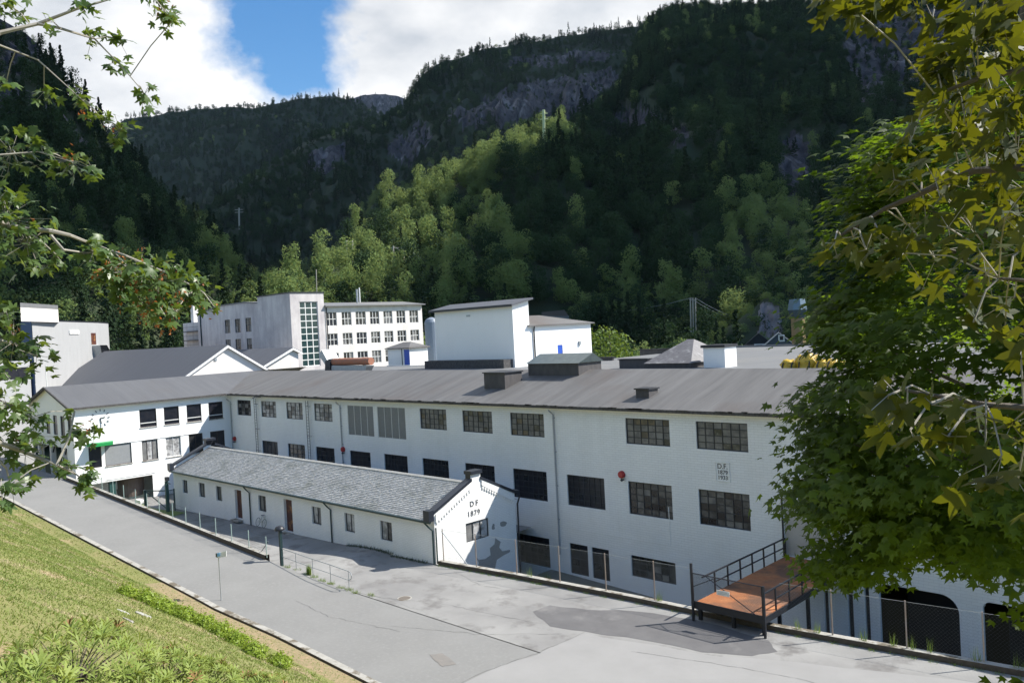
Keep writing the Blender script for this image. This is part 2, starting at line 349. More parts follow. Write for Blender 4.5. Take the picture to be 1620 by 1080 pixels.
def window(parent, axis, c, hole, nx, nz, fm, gm, depth=.12, bar=.045, fr=.06, sill=None, name='window'):
    a, b, z0, z1 = hole; mb = MB(); d0, d1 = depth - .05, depth + .02
    def bx(u0, u1, w0, w1, e0=d0, e1=d1): mb.box(P3(axis, c, u0, w0, e0), P3(axis, c, u1, w1, e1))
    bx(a, a + fr, z0, z1); bx(b - fr, b, z0, z1); bx(a + fr, b - fr, z0, z0 + fr); bx(a + fr, b - fr, z1 - fr, z1)
    for k in range(1, nx):
        u = a + (b - a) * k / nx; bx(u - bar / 2, u + bar / 2, z0 + fr, z1 - fr, d0 + .012, d1 - .002)
    for k in range(1, nz):
        w = z0 + (z1 - z0) * k / nz; bx(a + fr, b - fr, w - bar / 2, w + bar / 2, d0 + .022, d1 - .004)
    f = mb.build(name, fm, parent)
    g = MB(); wr = random.Random(int(abs(a) * 100 + abs(z0) * 37)); pal = PANES.get(gm.name, [gm.name])
    for i in range(nx):
        for j in range(nz):
            ua, ub = a + (b - a) * i / nx, a + (b - a) * (i + 1) / nx; wa, wb = z0 + (z1 - z0) * j / nz, z0 + (z1 - z0) * (j + 1) / nz
            tl = [wr.uniform(-.004, .004) for _ in range(2)]
            g.poly([P3(axis, c, ua, wa, depth + tl[0]), P3(axis, c, ub, wa, depth + tl[1]), P3(axis, c, ub, wb, depth + tl[1]), P3(axis, c, ua, wb, depth + tl[0])], wr.randrange(len(pal)))
    g.build('pane', [MATS[n_] for n_ in pal] if len(pal) > 1 else gm, f)
    if sill: 
        s_ = MB(); s_.box(P3(axis, c, a - .05, z0 - .09, -.07), P3(axis, c, b + .05, z0 - .004, .1)); s_.build('sill', sill, f)
    return f
def hY(x0, y0, x1, y1, Y, dy=None):    # window hole on plane Y from left-top px and right-bottom px
    A = aY(x0, y0, Y); B = aY(x1, y1, Y); return (A[0], B[0], B[2], A[2])
def hX(x0, y0, x1, y1, X):
    A = aX(x0, y0, X); B = aX(x1, y1, X); return (A[1], B[1], B[2], A[2])

# ---------------------------------------------------------------- ground surfaces
def zroad(x): return max(0., (-45 - x)) * .05
def zyard(x): return -min(1.1, max(0., (-41 - x)) * .024)
def grid_sheet(name, x0, x1, ylo, yhi, zf, mat_, nx=60, ny=4, parent=None):
    V = []; F = []
    for i in range(nx + 1):
        x = x0 + (x1 - x0) * i / nx
        a = ylo(x) if callable(ylo) else ylo; b = yhi(x) if callable(yhi) else yhi
        for j in range(ny + 1):
            y = a + (b - a) * j / ny; V.append((x, y, zf(x, y)))
    for i in range(nx):
        for j in range(ny):
            k = i * (ny + 1) + j; F.append((k, k + ny + 1, k + ny + 2, k + 1))
    return struct(fastmesh(name, V, F, mat_, parent, smooth=True))
def Ycurb(x): return 27.35 + (-45 - x) * -.012 if x < -45 else 27.35      # road / yard kerb
def onroad(px, py):
    z = 0.
    for _ in range(12):
        p = aZ(px, py, z); z = zroad(p[0])
    return aZ(px, py, z)
LK = [onroad(*p) for p in ((20, 790), (200, 883), (320, 945), (450, 1005), (600, 1080))]   # lawn kerb
def Ylawn(x):
    xs = [p[0] for p in LK]; ys = [p[1] for p in LK]
    if x < xs[0]: return ys[0] + (x - xs[0]) * (ys[1] - ys[0]) / (xs[1] - xs[0])
    return float(np.interp(x, xs, ys))
def Ycourt(x): return float(np.interp(x, [-41.4, -35, -26.9, -19, -8.8, 30], [34.0, 34.8, 35.55, 36.0, 37.3, 41]))
def zlot(x, y):
    if y <= Ycurb(x): return zroad(x)
    t = min(1, max(0, (x + 52) / 6.)); 
    return (1 - t) * zyard(x) + t * zroad(x) if x < -46 else zyard(x) * (1 - min(1, max(0, (x + 46) / 5))) 
road = grid_sheet('road', -140, 40, lambda x: Ylawn(x) - .3, lambda x: Ycurb(x) + .05, lambda x, y: zroad(x), M_asph, 120, 6)
yard = grid_sheet('yard', -92, 40, lambda x: Ycurb(x) - .02, lambda x: 44.9 if x < -42 else Ycourt(x) + .05, lambda x, y: zlot(x, y + .03) if x < -41 else 0.0, M_asph2, 132, 8)
struct(fastmesh('ground', [(-9000, -3000, -6.5), (9000, -3000, -6.5), (9000, 9000, -6.5), (-9000, 9000, -6.5)], [(0, 1, 2, 3)], M_ground))
grid_sheet('lower_court', -41.3, 40, lambda x: Ycourt(x) + .25, 45.2, lambda x, y: -3.0 - .04 * max(0, x + 41), M_court, 30, 3)
def patch(name, pxs, z, m, n=3):
    pts = [aZ(px, py, 0)[:2] for px, py in pxs]; out = []
    for i, a in enumerate(pts):
        b = pts[(i + 1) % len(pts)]
        for k in range(n):
            t = k / n; q = a + (b - a) * t; j = .05 * min(3., np.linalg.norm(b - a)) if k else 0
            out.append((q[0] + random.uniform(-j, j), q[1] + random.uniform(-j, j), z))
    mb = MB(); mb.poly(out); return struct(mb.build(name, m))
patch('concrete_lot', [(690, 1100), (770, 1062), (850, 1035), (925, 1000), (1010, 1016), (1110, 1034), (1210, 1042), (1400, 1062), (1640, 1092), (1640, 1250), (600, 1180)], .004, M_asphl)
patch('asphalt_patch', [(843, 967), (870, 957), (930, 964), (1000, 966), (1100, 980), (1215, 1012), (1230, 1030), (1190, 1037), (1110, 1031), (1030, 1014), (925, 998), (870, 990)], .008, M_asphd)
patch('yard_patch', [(600, 935), (640, 927), (700, 925), (770, 938), (840, 950), (840, 962), (780, 975), (700, 965), (650, 962)], .004, M_asph2)
patch('oil_stain', [(680, 1035), (700, 1033), (722, 1050), (700, 1054), (690, 1046)], .012, M_stain, 5)
M_crack = mat('crack_filler', (.12, .12, .117), .95)
def crack(pts, w=.010, z=.013):
    P = [aZ(a, b, 0)[:2] for a, b in pts]; q = []
    for a, b in zip(P, P[1:]):
        n = max(2, int(np.linalg.norm(b - a) / .35))
        for k in range(n): q.append(a + (b - a) * k / n + np.array([random.uniform(-.07, .07), random.uniform(-.07, .07)]))
    mb = MB()
    for a, b in zip(q, q[1:]):
        d = b - a; nn = np.array([-d[1], d[0]]) / (np.linalg.norm(d) + 1e-6) * w * random.uniform(.4, 1.2); e = d * .06
        mb.poly([(*(a - nn - e), z), (*(b - nn + e), z), (*(b + nn + e), z), (*(a + nn - e), z)])
    struct(mb.build('asphalt_crack', M_crack))
for c_ in ([(925, 1000), (850, 1033), (770, 1060), (690, 1098)], [(560, 935), (600, 945), (700, 955), (850, 985)], [(1000, 1030), (1150, 1052), (1320, 1085)], [(620, 990), (760, 1003), (900, 1002)], [(720, 905), (760, 925), (800, 932)], [(470, 950), (520, 975), (640, 1000)]): crack(c_)
mh = thing('manhole_cover', 'round rusty manhole cover in the asphalt beyond the handrail', 'manhole cover', tuple(aZ(640, 946, 0.01)))
q = aZ(640, 946, 0)
MB().lathe((q[0], q[1], .0), [(.42, .006), (.42, .016), (.36, .018)], 24).build('rim', M_conc2, mh)
MB().lathe((q[0], q[1], .0), [(.35, .006), (.35, .020), (.3, .022), (.1, .022)], 24).build('lid', mat('dark_cast_iron', (.14, .12, .10), .7), mh)
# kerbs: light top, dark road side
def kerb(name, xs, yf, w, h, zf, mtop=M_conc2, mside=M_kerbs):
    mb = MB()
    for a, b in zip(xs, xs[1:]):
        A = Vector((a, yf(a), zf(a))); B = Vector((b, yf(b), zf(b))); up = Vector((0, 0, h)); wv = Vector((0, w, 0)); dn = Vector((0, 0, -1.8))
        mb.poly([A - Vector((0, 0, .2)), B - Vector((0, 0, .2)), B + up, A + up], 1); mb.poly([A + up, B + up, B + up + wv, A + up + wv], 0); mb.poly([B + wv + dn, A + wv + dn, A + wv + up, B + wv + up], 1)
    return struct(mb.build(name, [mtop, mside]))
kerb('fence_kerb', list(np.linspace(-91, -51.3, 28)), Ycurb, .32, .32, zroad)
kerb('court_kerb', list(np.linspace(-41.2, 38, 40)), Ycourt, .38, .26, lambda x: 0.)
# lower retaining wall face under the court kerb
mb = MB()
for a, b in zip(np.linspace(-41.2, 38, 20), np.linspace(-41.2, 38, 20)[1:]):
    mb.poly([(a, Ycourt(a) + .37, -6), (b, Ycourt(b) + .37, -6), (b, Ycourt(b) + .37, .1), (a, Ycourt(a) + .37, .1)])
struct(mb.build('retaining_wall_face', M_conc2))
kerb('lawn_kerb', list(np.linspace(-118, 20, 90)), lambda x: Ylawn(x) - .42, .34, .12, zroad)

# lawn: a real slope climbing from the kerb to where the camera stands
def zlawn(x, y):
    d = Ylawn(x) - .5 - y
    if d < 0: return zroad(x)
    s = .20 * min(d, 1.2) + max(0, d - 1.2) * .655
    s = min(s, 13.2 + max(0, d - 21) * .35) 
    return zroad(x) * max(0, 1 - d / 18.) + .02 + s + noise.noise(Vector((x * .35, y * .35, 0))) * .12 * min(1, d)
lawn = grid_sheet('lawn', -125, 45, lambda x: -60., lambda x: Ylawn(x) - .42, zlawn, M_grass, 240, 150)
# strip of dry needles beside the kerb
sp = grid_sheet('soil_strip', -52, -30, lambda x: Ylawn(x) - 1.5 - .5 * abs(math.sin(x * .9)), lambda x: Ylawn(x) - .46, lambda x, y: zlawn(x, y) + .02, M_soil, 60, 6)
sp2 = grid_sheet('soil_patch', -44, -28, lambda x: Ylawn(x) - 3.4 - .4 * math.sin(x * 1.7), lambda x: Ylawn(x) - 2.3 + .3 * math.sin(x * 1.3), lambda x, y: zlawn(x, y) + .02, M_soil, 40, 4)
# grass blades
def blades(name, n, xr, dr, hh=(.03, .085), m=M_blade, w=.014, label=None):
    xs = rng.uniform(*xr, n); ds = dr[0] + (dr[1] - dr[0]) * rng.random(n)
    V = np.zeros((n, 3, 3), np.float32)
    yy = np.array([Ylawn(x) for x in xs]) - .5 - ds
    px, py, dep = proj(np.stack([xs, yy, np.array([zlawn(x, y) for x, y in zip(xs, yy)])], 1))
    ok = ((ds > 1.3) | (rng.random(n) < .30)) & (dep > 2) & (px > -150) & (px < 1750) & (py > 500) & (py < 1250); xs = xs[ok]; yy = yy[ok]; n = len(xs); V = V[:n]; dep = dep[ok]
    zz = np.array([zlawn(x, y) for x, y in zip(xs, yy)]); hgt = rng.uniform(*hh, n); a = rng.uniform(0, 2 * np.pi, n); ww = w * (.6 + dep / 25)
    V[:, 0] = np.stack([xs - np.cos(a) * ww, yy - np.sin(a) * ww, zz], 1); V[:, 1] = np.stack([xs + np.cos(a) * ww, yy + np.sin(a) * ww, zz], 1)
    V[:, 2] = np.stack([xs + rng.normal(0, .05, n), yy + rng.normal(0, .05, n), zz + hgt], 1)
    o = fastmesh(name, V.reshape(-1, 3), np.arange(n * 3).reshape(-1, 3), m); o['kind'] = 'stuff'
    return tag(o, label, 'grass')
blades('grass', 330000, (-120, -8), (.1, 21), label='short sunlit grass with dry straw patches covering the sloping lawn')
#PART2
# ================================================================ long white factory building
FB = thing('factory_building', 'long white brick factory building with grey felt roof, steel windows and an office wing', 'building', (-56, 48, 0))
z1 = lambda x, y: (x / 3, 400 + y / 3)
z2 = lambda x, y: (240 + x / 3.5217, 440 + y / 3.5217)
z3 = lambda x, y: (640 + x / 3.5217, 440 + y / 3.5217)
z4 = lambda x, y: (1000 + x / 3.5217, 440 + y / 3.5217)
z5 = lambda x, y: (200 + x / 4.05, 640 + y / 4.05)
z6 = lambda x, y: (560 + x / 4.05, 680 + y / 4.05)
z7 = lambda x, y: (900 + x / 4.05, 640 + y / 4.05)
z8 = lambda x, y: (1060 + x / 2.893, 780 + y / 2.893)
zl = lambda x, y: (x / 4.5, 560 + y / 4.5)
WY = 45.
def HY(f, a, b, c, d, Y=WY): return hY(*f(a, b), *f(c, d), Y)
wins = [  # hole, nx, nz, glass, frame
 (HY(z2, 475, 682, 555, 768), 4, 4, G_mid), (HY(z2, 608, 690, 695, 778), 4, 4, G_curt), (HY(z2, 748, 692, 843, 786), 4, 4, G_curt), (HY(z2, 903, 699, 1008, 797), 4, 4, G_curt),
 (HY(z3, 83, 722, 236, 841), 6, 4, G_grey), (HY(z3, 320, 734, 491, 857), 6, 4, G_grey), (HY(z3, 586, 746, 780, 880), 6, 4, G_grey), (HY(z3, 1228, 774, 1480, 932), 6, 4, G_grey),
 (HY(z4, 353, 797, 648, 966), 6, 4, G_grey), ((-19.3, -15.2) + (6.82, 8.62), 6, 4, G_grey), ((-10.5, -6.6) + (6.82, 8.62), 6, 4, G_grey), ((-2.5, 1.4) + (6.82, 8.62), 6, 4, G_grey),
 (HY(z2, 615, 903, 705, 994), 4, 4, G_dark), (HY(z2, 758, 917, 857, 1016), 4, 4, G_mid), (HY(z2, 913, 932, 1022, 1044), 4, 5, G_dark), ]
for (x0, y0, x1, y1) in ((192, 146, 348, 290), (437, 173, 611, 320), (710, 205, 906, 357), (1017, 238, 1242, 451), (1362, 275, 1612, 508)): wins.append((HY(z6, x0, y0, x1, y1), 7, 5, G_dark))
wins.append((HY(z2, 1103, 953, 1223, 1072), 5, 5, G_dark))
wins += [(HY(z7, 378, 484, 668, 736), 6, 5, G_mid), (HY(z7, 829, 538, 1167, 810), 6, 5, G_mid)]
wins += [(HY(z6, 1040, 660, 1260, 883), 5, 5, G_dark), (HY(z6, 1380, 717, 1506, 938), 2, 4, G_dark), (HY(z6, 1522, 745, 1642, 964), 2, 4, G_dark), (HY(z7, 397, 955, 688, 1146), 6, 3, G_mid)]
# square up the rows
def level(idx, zz):
    for i in idx:
        h, a, b, g = wins[i]; wins[i] = ((h[0], h[1], zz[0], zz[1]), a, b, g)
level(range(0, 12), (6.88, 8.63)); 
level([12, 13, 14, 20], (2.45 if False else 2.1, 4.25)); level(range(15, 20), (2.06, 4.30)); level([21, 22], (2.08, 4.32))
level([23, 24, 25], (-2.95, -.72)); level([26], (-2.2, -.75))
louv = [HY(z2, 1088, 704, 1240, 868), HY(z2, 1254, 720, 1418, 884)]
louv = [(h[0], h[1], 5.75, 8.62) for h in louv]
door = (-22.62, -19.05, .95, 4.35)
sd = [(-20.4, -20.15, -4.6, .55), (-19.05, -18.75, -4.6, .55), (-18.1, -17.85, -4.6, .55)]
arch = [(-17.3, -13.35, -6.2, .28), (-12.25, -8.2, -6.2, .28), (-7.1, -3.1, -6.2, .28), (-2, 2, -6.2, .28)]
mb = MB()
wall(mb, 'Y', WY, -91.08, 24, -6.4, 9.3, [w[0] for w in wins] + louv + [door] + sd + arch, .2)
for (a, b, c, d) in arch:      # rounded shoulders of the arched openings
    for s, x in ((1, a), (-1, b)):
        pts = [(x - .002 * s, WY + .003, d + .002)] + [(x + s * ((.35 if s > 0 else .9) * (1 - math.sin(t))), WY + .003, d - (.35 if s > 0 else .9) * (1 - math.cos(t))) for t in np.linspace(0, math.pi / 2, 9)]
        mb.prism(pts, (0, .45, 0))
    mb.box((a + .25, WY + 3.5, -6.4), (b - .25, WY + 3.6, .28))
mb.poly([(-91.08, 68, -6.4), (24, 68, -6.4), (24, 68, 11.05), (-91.08, 68, 11.05)]); mb.poly([(24, 45, -6.4), (24, 68, -6.4), (24, 68, 11), (24, 45, 9.3)])
mb.build('wall', M_white, FB)
for (h, nx, nz, g) in wins: window(FB, 'Y', WY, h, nx, nz, M_frame, g, depth=.14, bar=.05, fr=.06)
for h in louv:
    f = window(FB, 'Y', WY, h, 4, 1, M_framew, G_lattice, depth=.08, bar=.05, fr=.04, name='louvre_panel')
    mb = MB()
    for k in range(34):
        z = h[2] + .06 + (h[3] - h[2] - .12) * k / 33; mb.box((h[0] + .05, WY + .045, z - .012), (h[1] - .05, WY + .07, z + .012))
    mb.build('slats', G_lattice, f)
mb = MB(); mb.box((door[0], WY + .1, door[2]), (door[1], WY + .16, door[3]))
dd = mb.build('loading_door', mat('pale_door', (.46, .45, .42), .7, (.36, .34, .31), 1.2, .6, col3=(.34, .27, .18), s3=.6, t3=(.55, .7)), FB)
mb = MB(); mb.box((door[0] - .1, WY - .06, door[2]), (door[0] - .003, WY + .03, door[3] + .1)); mb.build('frame', M_dark, dd)
for a in sd:
    mb = MB(); mb.poly([P3('Y', WY, a[0], a[2], .19), P3('Y', WY, a[1], a[2], .19), P3('Y', WY, a[1], a[3], .19), P3('Y', WY, a[0], a[3], .19)]); mb.build('slit_opening', M_dark, FB)  # black sheet in the slit, its colour standing for the unlit gap
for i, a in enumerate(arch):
    mb = MB(); mb.box((a[0] + .3, WY + 3.3, -6.3), (a[1] - .3, WY + 3.4, .2)); mb.box((a[0], WY + .45, .285), (a[1], WY + 3.5, .4)); mb.build('arch_recess', M_dark, FB)  # black backing and lid paint the deep shade inside the arch
mb = MB(); mb.box((-17.5, WY - .10, 2.05), (24, WY - .003, 2.17)); mb.build('ledge', M_dark, FB)
mb = MB(); mb.box((-40.7, WY - .02, .35), (-30.6, WY - .003, .39)); mb.box((-30.62, WY - .02, .35), (-30.58, WY - .003, 2.9)); mb.build('string_course', M_white, FB)
# main roof
EZ = 9.33; RS = .289; RZ = EZ + RS * 7.5
def rz(y): return EZ + RS * (y - 44.5)
mb = MB()
mb.poly([(-90.58, 44.5, EZ), (24.5, 44.5, EZ), (24.5, 52, RZ), (-98.38, 52, RZ)])
mb.poly([(-98.38, 52, RZ), (24.5, 52, RZ), (24.5, 53.2, RZ - .3), (-98.38, 53.2, RZ - .3)])
roof = mb.build('roof', M_roof, FB)
mb = MB(); mb.box((-97, 53.1, 10.6), (24.5, 66.6, 11.05)); mb.box((-59.5, 66.6, 10.6), (24.5, 101, 11.051)); mb.box((-59.5, 101, 10.7), (24.5, 101.3, 11.3)); mb.build('flat_roof', M_roofflat, roof)
mb = MB(); mb.poly([(-90.58, 27.55, EZ + .05), (-90.58, 44.5, EZ), (-98.38, 52, RZ), (-98.38, 27.55, RZ)]); mb.poly([(-98.38, 27.55, RZ), (-98.38, 60, RZ), (-106.3, 60, EZ), (-106.3, 27.55, EZ)])
mb.build('office_roof', M_roofY, roof)
mb = MB()      # eaves and gutters
mb.box((-90.3, 44.38, EZ - .17), (24.5, 44.497, EZ + .03)); mb.box((-90.68, 27.5, EZ - .13), (-90.577, 44.38, EZ + .07))
for k in range(150):
    x = -90 + random.random() * 113; mb.box((x, 44.33, EZ - .04 + random.random() * .05), (x + random.uniform(.1, .9), 44.43, EZ + random.uniform(.05, .09)))
mb.build('gutter', M_tar, roof)
mb = MB(); mb.poly([(-90.58, 44.5, EZ - .13), (24.5, 44.5, EZ - .13), (24.5, 45.01, EZ - .05), (-90.58, 45.01, EZ - .05)]); mb.poly([(-90.58, 27.6, EZ - .12), (-91.09, 27.6, EZ - .02), (-91.09, 45, EZ - .02), (-90.58, 45, EZ - .12)])
mb.build('soffit', M_cream, roof)
mb = MB(); mb.prism([(-90.58, 27.5, EZ + .05), (-98.38, 27.5, RZ + .02), (-106.3, 27.5, EZ), (-106.3, 27.5, EZ - .22), (-98.38, 27.5, RZ - .2), (-90.58, 27.5, EZ - .17)], (0, .14, 0)); mb.build('barge_board', M_tar, roof)
# ---- office wing
OX = -91.08
def HX(f, a, b, c, d, X=OX): return hX(*f(a, b), *f(c, d), X)
oup = [HX(z1, 660, 742, 745, 822), HX(z1, 776, 731, 852, 806), HX(z1, 884, 719, 958, 795), HX(z1, 988, 706, 1060, 781)]
olo = [HX(z1, 672, 889, 753, 982), HX(z1, 785, 877, 862, 964), HX(z1, 895, 864, 967, 950), HX(z1, 997, 849, 1070, 936)]
oup = [(h[0], h[1], 6.55, 8.5) for h in oup]; olo = [(h[0], h[1], 2.95, 5.15) for h in olo]
bw = [(30.95, 33.65, 2.95, 5.12), (29.35, 30.6, 2.95, 5.12)]
mb = MB()
wall(mb, 'X', OX, 28.03, 45, 1.5, 9.4, oup + olo + bw, .18)
wall(mb, 'X', OX, 35.7, 45, -6.3, 1.5, []); wall(mb, 'X', OX, 28.03, 29.2, -1.2, 1.5, [])
mb.box((OX - .6, 29.2, 1.3), (OX - .002, 35.7, 1.499))
gw = [hY(*zl(325, 425), *zl(358, 540), 28.03), hY(*zl(375, 425), *zl(411, 545), 28.03), hY(*zl(426, 430), *zl(463, 550), 28.03), hY(*zl(478, 437), *zl(514, 555), 28.03)]
gw = [(h[0], h[1], 6.35, 8.45) for h in gw]
wall(mb, 'Y', 28.03, -106, OX, 5.3, 9.35, gw, .15)
mb.poly([(OX, 28.03, 9.35), (-98.38, 28.03, RZ - .02), (-106, 28.03, 9.35)])
wall(mb, 'Y', 28.03, -93.4, OX, -1.2, 5.3, [], .15); mb.box((-106, 28.04, 5.1), (-93.4, 34, 5.3)); mb.poly([(-106, 34, -1.5), (-93.4, 34, -1.5), (-93.4, 34, 5.3), (-106, 34, 5.3)])
mb.poly([(-106, 28.03, 5.3), (-106, 60, 5.3), (-106, 60, 9.3), (-106, 28.03, 9.3)]); mb.poly([(-93.4, 28.04, 0), (-93.4, 34, 0), (-93.4, 34, 5.1), (-93.4, 28.04, 5.1)])
mb.box((-104.2, 36.9, -6), (-91.2, 37.1, 1.45))
mb.build('office_wall', M_office, FB)
for h in oup: window(FB, 'X', OX, h, 1, 1, M_frameb, G_dark, .12, name='office_window', sill=M_conc2)
for k, h in enumerate(olo): window(FB, 'X', OX, h, 3 if k == 0 else 2, 1, M_frameb if k != 1 else M_framew, G_curt if k < 2 else G_dark, .12, name='office_window', sill=M_conc2)
for k, h in enumerate(oup):   # the white lower rail of the upper windows
    mb = MB(); mb.box((OX - .09, h[0] + .06, h[2] + .42), (OX - .03, h[1] - .06, h[2] + .50)); mb.build('window_rail', M_framew, FB)
window(FB, 'X', OX, bw[0], 1, 1, M_frameb, G_lattice, .1, name='bay_window', sill=M_conc2); window(FB, 'X', OX, bw[1], 1, 1, M_frameb, G_dark, .1, name='bay_window')
for h in gw: window(FB, 'Y', 28.03, h, 1, 2, M_frame, G_dark, .1, name='gable_window')
for x in (-95.2, -99.2, -103.4):
    mb = MB(); mb.box((x - .25, 28.1, -.5), (x + .25, 28.6, 5.1)); mb.build('support_post', M_cream, FB)
    mb = MB(); mb.tube([(x + .2, 28.3, 4.3), (x + 1.0, 28.3, 5.1)], .07); mb.tube([(x - .2, 28.3, 4.3), (x - 1.0, 28.3, 5.1)], .07); mb.build('brace', M_dark, FB)
mb = MB(); mb.box((-91.7, 31.3, -1.2), (-91.3, 31.9, 1.3)); mb.build('passage_pillar', M_greenp, FB)
mb = MB(); mb.lathe((-93.5, 34.2, -.9), [(1.3, 0), (1.4, .8), (1.4, 2.1)], 24); mb.build('passage_wall', mat('brown_render', (.16, .12, .10), .8), FB)
# clock marks on the office wall
cy, cz = aX(158.9, 661, OX)[1:]; mb = MB(); mb.tube([(OX + .05, cy + .45, cz + .05), (OX + .05, cy - .02, cz), (OX + .05, cy + .05, cz - .62)], .05, 4); clk = mb.build('clock_hands', M_dark, FB)
for k in range(12):
    t = math.pi * k / 6; ex, ez = math.cos(t), math.sin(t); MB().tube([(OX + .03, cy + ex * .72, cz + ez * .72), (OX + .03, cy + ex * .93, cz + ez * .93)], .045, 4).build('hour_mark', M_dark, clk)
mb = MB(); mb.prism([(OX + .05, 29.2, 5.25), (OX + 1.2, 29.6, 5.25), (OX + 1.2, 31.4, 5.25), (OX + .05, 31.8, 5.25)], (0, 0, .32)); mb.build('green_canopy', mat('green_sign', (.01, .26, .06), .5), FB)
mb = MB(); mb.box((OX + .003, 30.9, 1.5), (OX + .05, 36, 1.56)); mb.box((OX + .003, 28.1, 5.18), (OX + .06, 45, 5.22)); mb.build('office_ledge', M_office, FB)
# pipes, ladders, bells
def pipe(px0, py0, px1, py1, m=M_pipew, r_=.06, Y=WY, name='downspout', parent=None):
    a = aY(px0, py0, Y); b = aY(px1, py1, Y); x = (a[0] + b[0]) / 2
    mb = MB(); mb.tube([(x - .02, Y - .55, a[2] + .12), (x, Y - .1, a[2] - .25), (x, Y - .1, b[2])], r_, 8)
    for k in range(4): z = a[2] - .5 - (a[2] - .6 - b[2]) * k / 4; mb.box((x - .1, Y - .1, z - .03), (x + .1, Y - .002, z + .03))
    return mb.build(name, m, parent or FB)
pipe(366, 632, 371, 745); pipe(538, 637, 546, 760); pipe(877, 650, 886, 876)
def ladder(px, zt, zb):
    x = aY(px, 680, WY)[0]; mb = MB()
    for s in (-.22, .22): mb.box((x + s - .025, WY - .28, zb), (x + s + .025, WY - .24, zt))
    z = zb + .2
    while z < zt: mb.box((x - .22, WY - .272, z - .014), (x + .22, WY - .246, z + .014)); z += .3
    for z in (zb + 1, (zt + zb) / 2, zt - .6):
        for s in (-.22, .22): mb.box((x + s - .02, WY - .24, z - .02), (x + s + .02, WY - .002, z + .02))
    mb.build('wall_ladder', mat('dark_galvanised', (.10, .11, .12), .6), FB)
ladder(409, 8.9, 2.1); ladder(491, 8.9, 1.6)
for (px, py) in ((984.5, 750), z2(466, 893), z2(1070, 952)):
    p = aY(px, py, WY); b = MB(); b.lathe((p[0], WY - .12, p[2]), [(.20, -.12), (.24, -.08), (.26, .0), (.26, .11)], 20, axis='Y'); bo = b.build('alarm_bell', M_red, FB)
    b = MB(); b.lathe((p[0] + .12, WY - .22, p[2] - .34), [(.06, -.12), (.10, -.05), (.05, .12), (.04, .21)], 12, axis='Y'); b.build('horn', M_dark, bo)
p = aY(*z2(615, 668), WY); mb = MB(); mb.tube([(p[0] - .3, WY, p[2] + .1), (p[0] - .3, WY - .6, p[2] + .15)], .03); mb.prism([(p[0] - .55, WY - .9, p[2]), (p[0] + .25, WY - 1.1, p[2] + .12), (p[0] + .25, WY - .9, p[2] + .2), (p[0] - .55, WY - .6, p[2] + .14)], (0, 0, .1)); mb.build('wall_lamp', M_dark, FB)
# lettering
def text(s, size, mats, parent, origin, ux, uz, name='lettering', ext=.012, space=1., align='CENTER'):
    c = bpy.data.curves.new(name, 'FONT'); c.body = s; c.size = size; c.extrude = ext; c.align_x = align; c.space_character = space; c.offset = size * .006
    t = bpy.data.objects.new(name, c); COL.objects.link(t); dg = bpy.context.evaluated_depsgraph_get()
    me = bpy.data.meshes.new_from_object(t.evaluated_get(dg)); bpy.data.objects.remove(t)
    ux = Vector(ux); uz = Vector(uz); un = ux.cross(uz); off = Vector((0, 0, 0)); p_ = parent
    while p_ is not None: off += p_.location; p_ = p_.parent
    mm = Matrix(((ux.x, uz.x, un.x, origin[0] - off.x), (ux.y, uz.y, un.y, origin[1] - off.y), (ux.z, uz.z, un.z, origin[2] - off.z), (0, 0, 0, 1)))
    me.transform(mm); me.materials.clear(); me.materials.append(mats); o = bpy.data.objects.new(name, me); COL.objects.link(o); o.parent = parent; return o
pa = aY(*z7(938, 362), WY); pb = aY(*z7(1035, 497), WY)
mb = MB(); x0, x1_, zz0, zz1 = pa[0], pb[0], pb[2], pa[2]
mb.box((x0, WY - .05, zz0), (x1_, WY - .003, zz0 + .05)); mb.box((x0, WY - .05, zz1 - .05), (x1_, WY - .003, zz1)); mb.box((x0, WY - .05, zz0 + .051), (x0 + .05, WY - .003, zz1 - .051)); mb.box((x1_ - .05, WY - .05, zz0 + .051), (x1_, WY - .003, zz1 - .051))
mb.box((x0 + .051, WY - .02, zz0 + .051), (x1_ - .051, WY - .003, zz1 - .051))
pl = mb.build('plaque', M_white, FB)
xc = (x0 + x1_) / 2; hh = zz1 - zz0; TX = mat('faded_black_lettering', (.05, .055, .06), .7)
text('D.F.', .44, TX, pl, (xc, WY - .022, zz0 + hh * .66), (1, 0, 0), (0, 0, 1)); text('1879', .36, TX, pl, (xc, WY - .022, zz0 + hh * .38), (1, 0, 0), (0, 0, 1)); text('1933', .36, TX, pl, (xc, WY - .022, zz0 + hh * .11), (1, 0, 0), (0, 0, 1))
# roof lights and vents
def onroof(px, py):
    d = ray(px, py); t = (EZ - 15 - RS * 44.5) / (d[2] - RS * d[1]); return CAM + d * t
def roofbox(name, fl, fr, br, top, m, lid=None, lidm=None, gable=0, roofed=True, base=None):
    A = onroof(*fl) if base is None else aZ(*fl, base); B = onroof(*fr) if base is None else aZ(*fr, base); Y0 = (A[1] + B[1]) / 2
    xr = B[0]; tb = aX(*br, xr) if br else None; Y1 = tb[1] if br else Y0 + 1.5; zt = aY(*top, Y0)[2]
    mb = MB(); mb.box((A[0], Y0, (rz(Y0) if base is None else base) - .3), (xr, Y1, zt)); o = mb.build(name, m, roof)
    mb = MB()
    if gable: 
        ym = (Y0 + Y1) / 2; mb.prism([(A[0] - .15, Y0 - .15, zt + .003), (A[0] - .15, Y1 + .15, zt + .003), (A[0] + .1, ym, zt + gable)], (xr - A[0] + .3, 0, 0))
    else: mb.box((A[0] - .1, Y0 - .1, zt + .003), (xr + .1, Y1 + .1, zt + .09))
    l_ = mb.build('lid', lidm or M_dark, o); return o, (A[0], xr, Y0, Y1, zt)
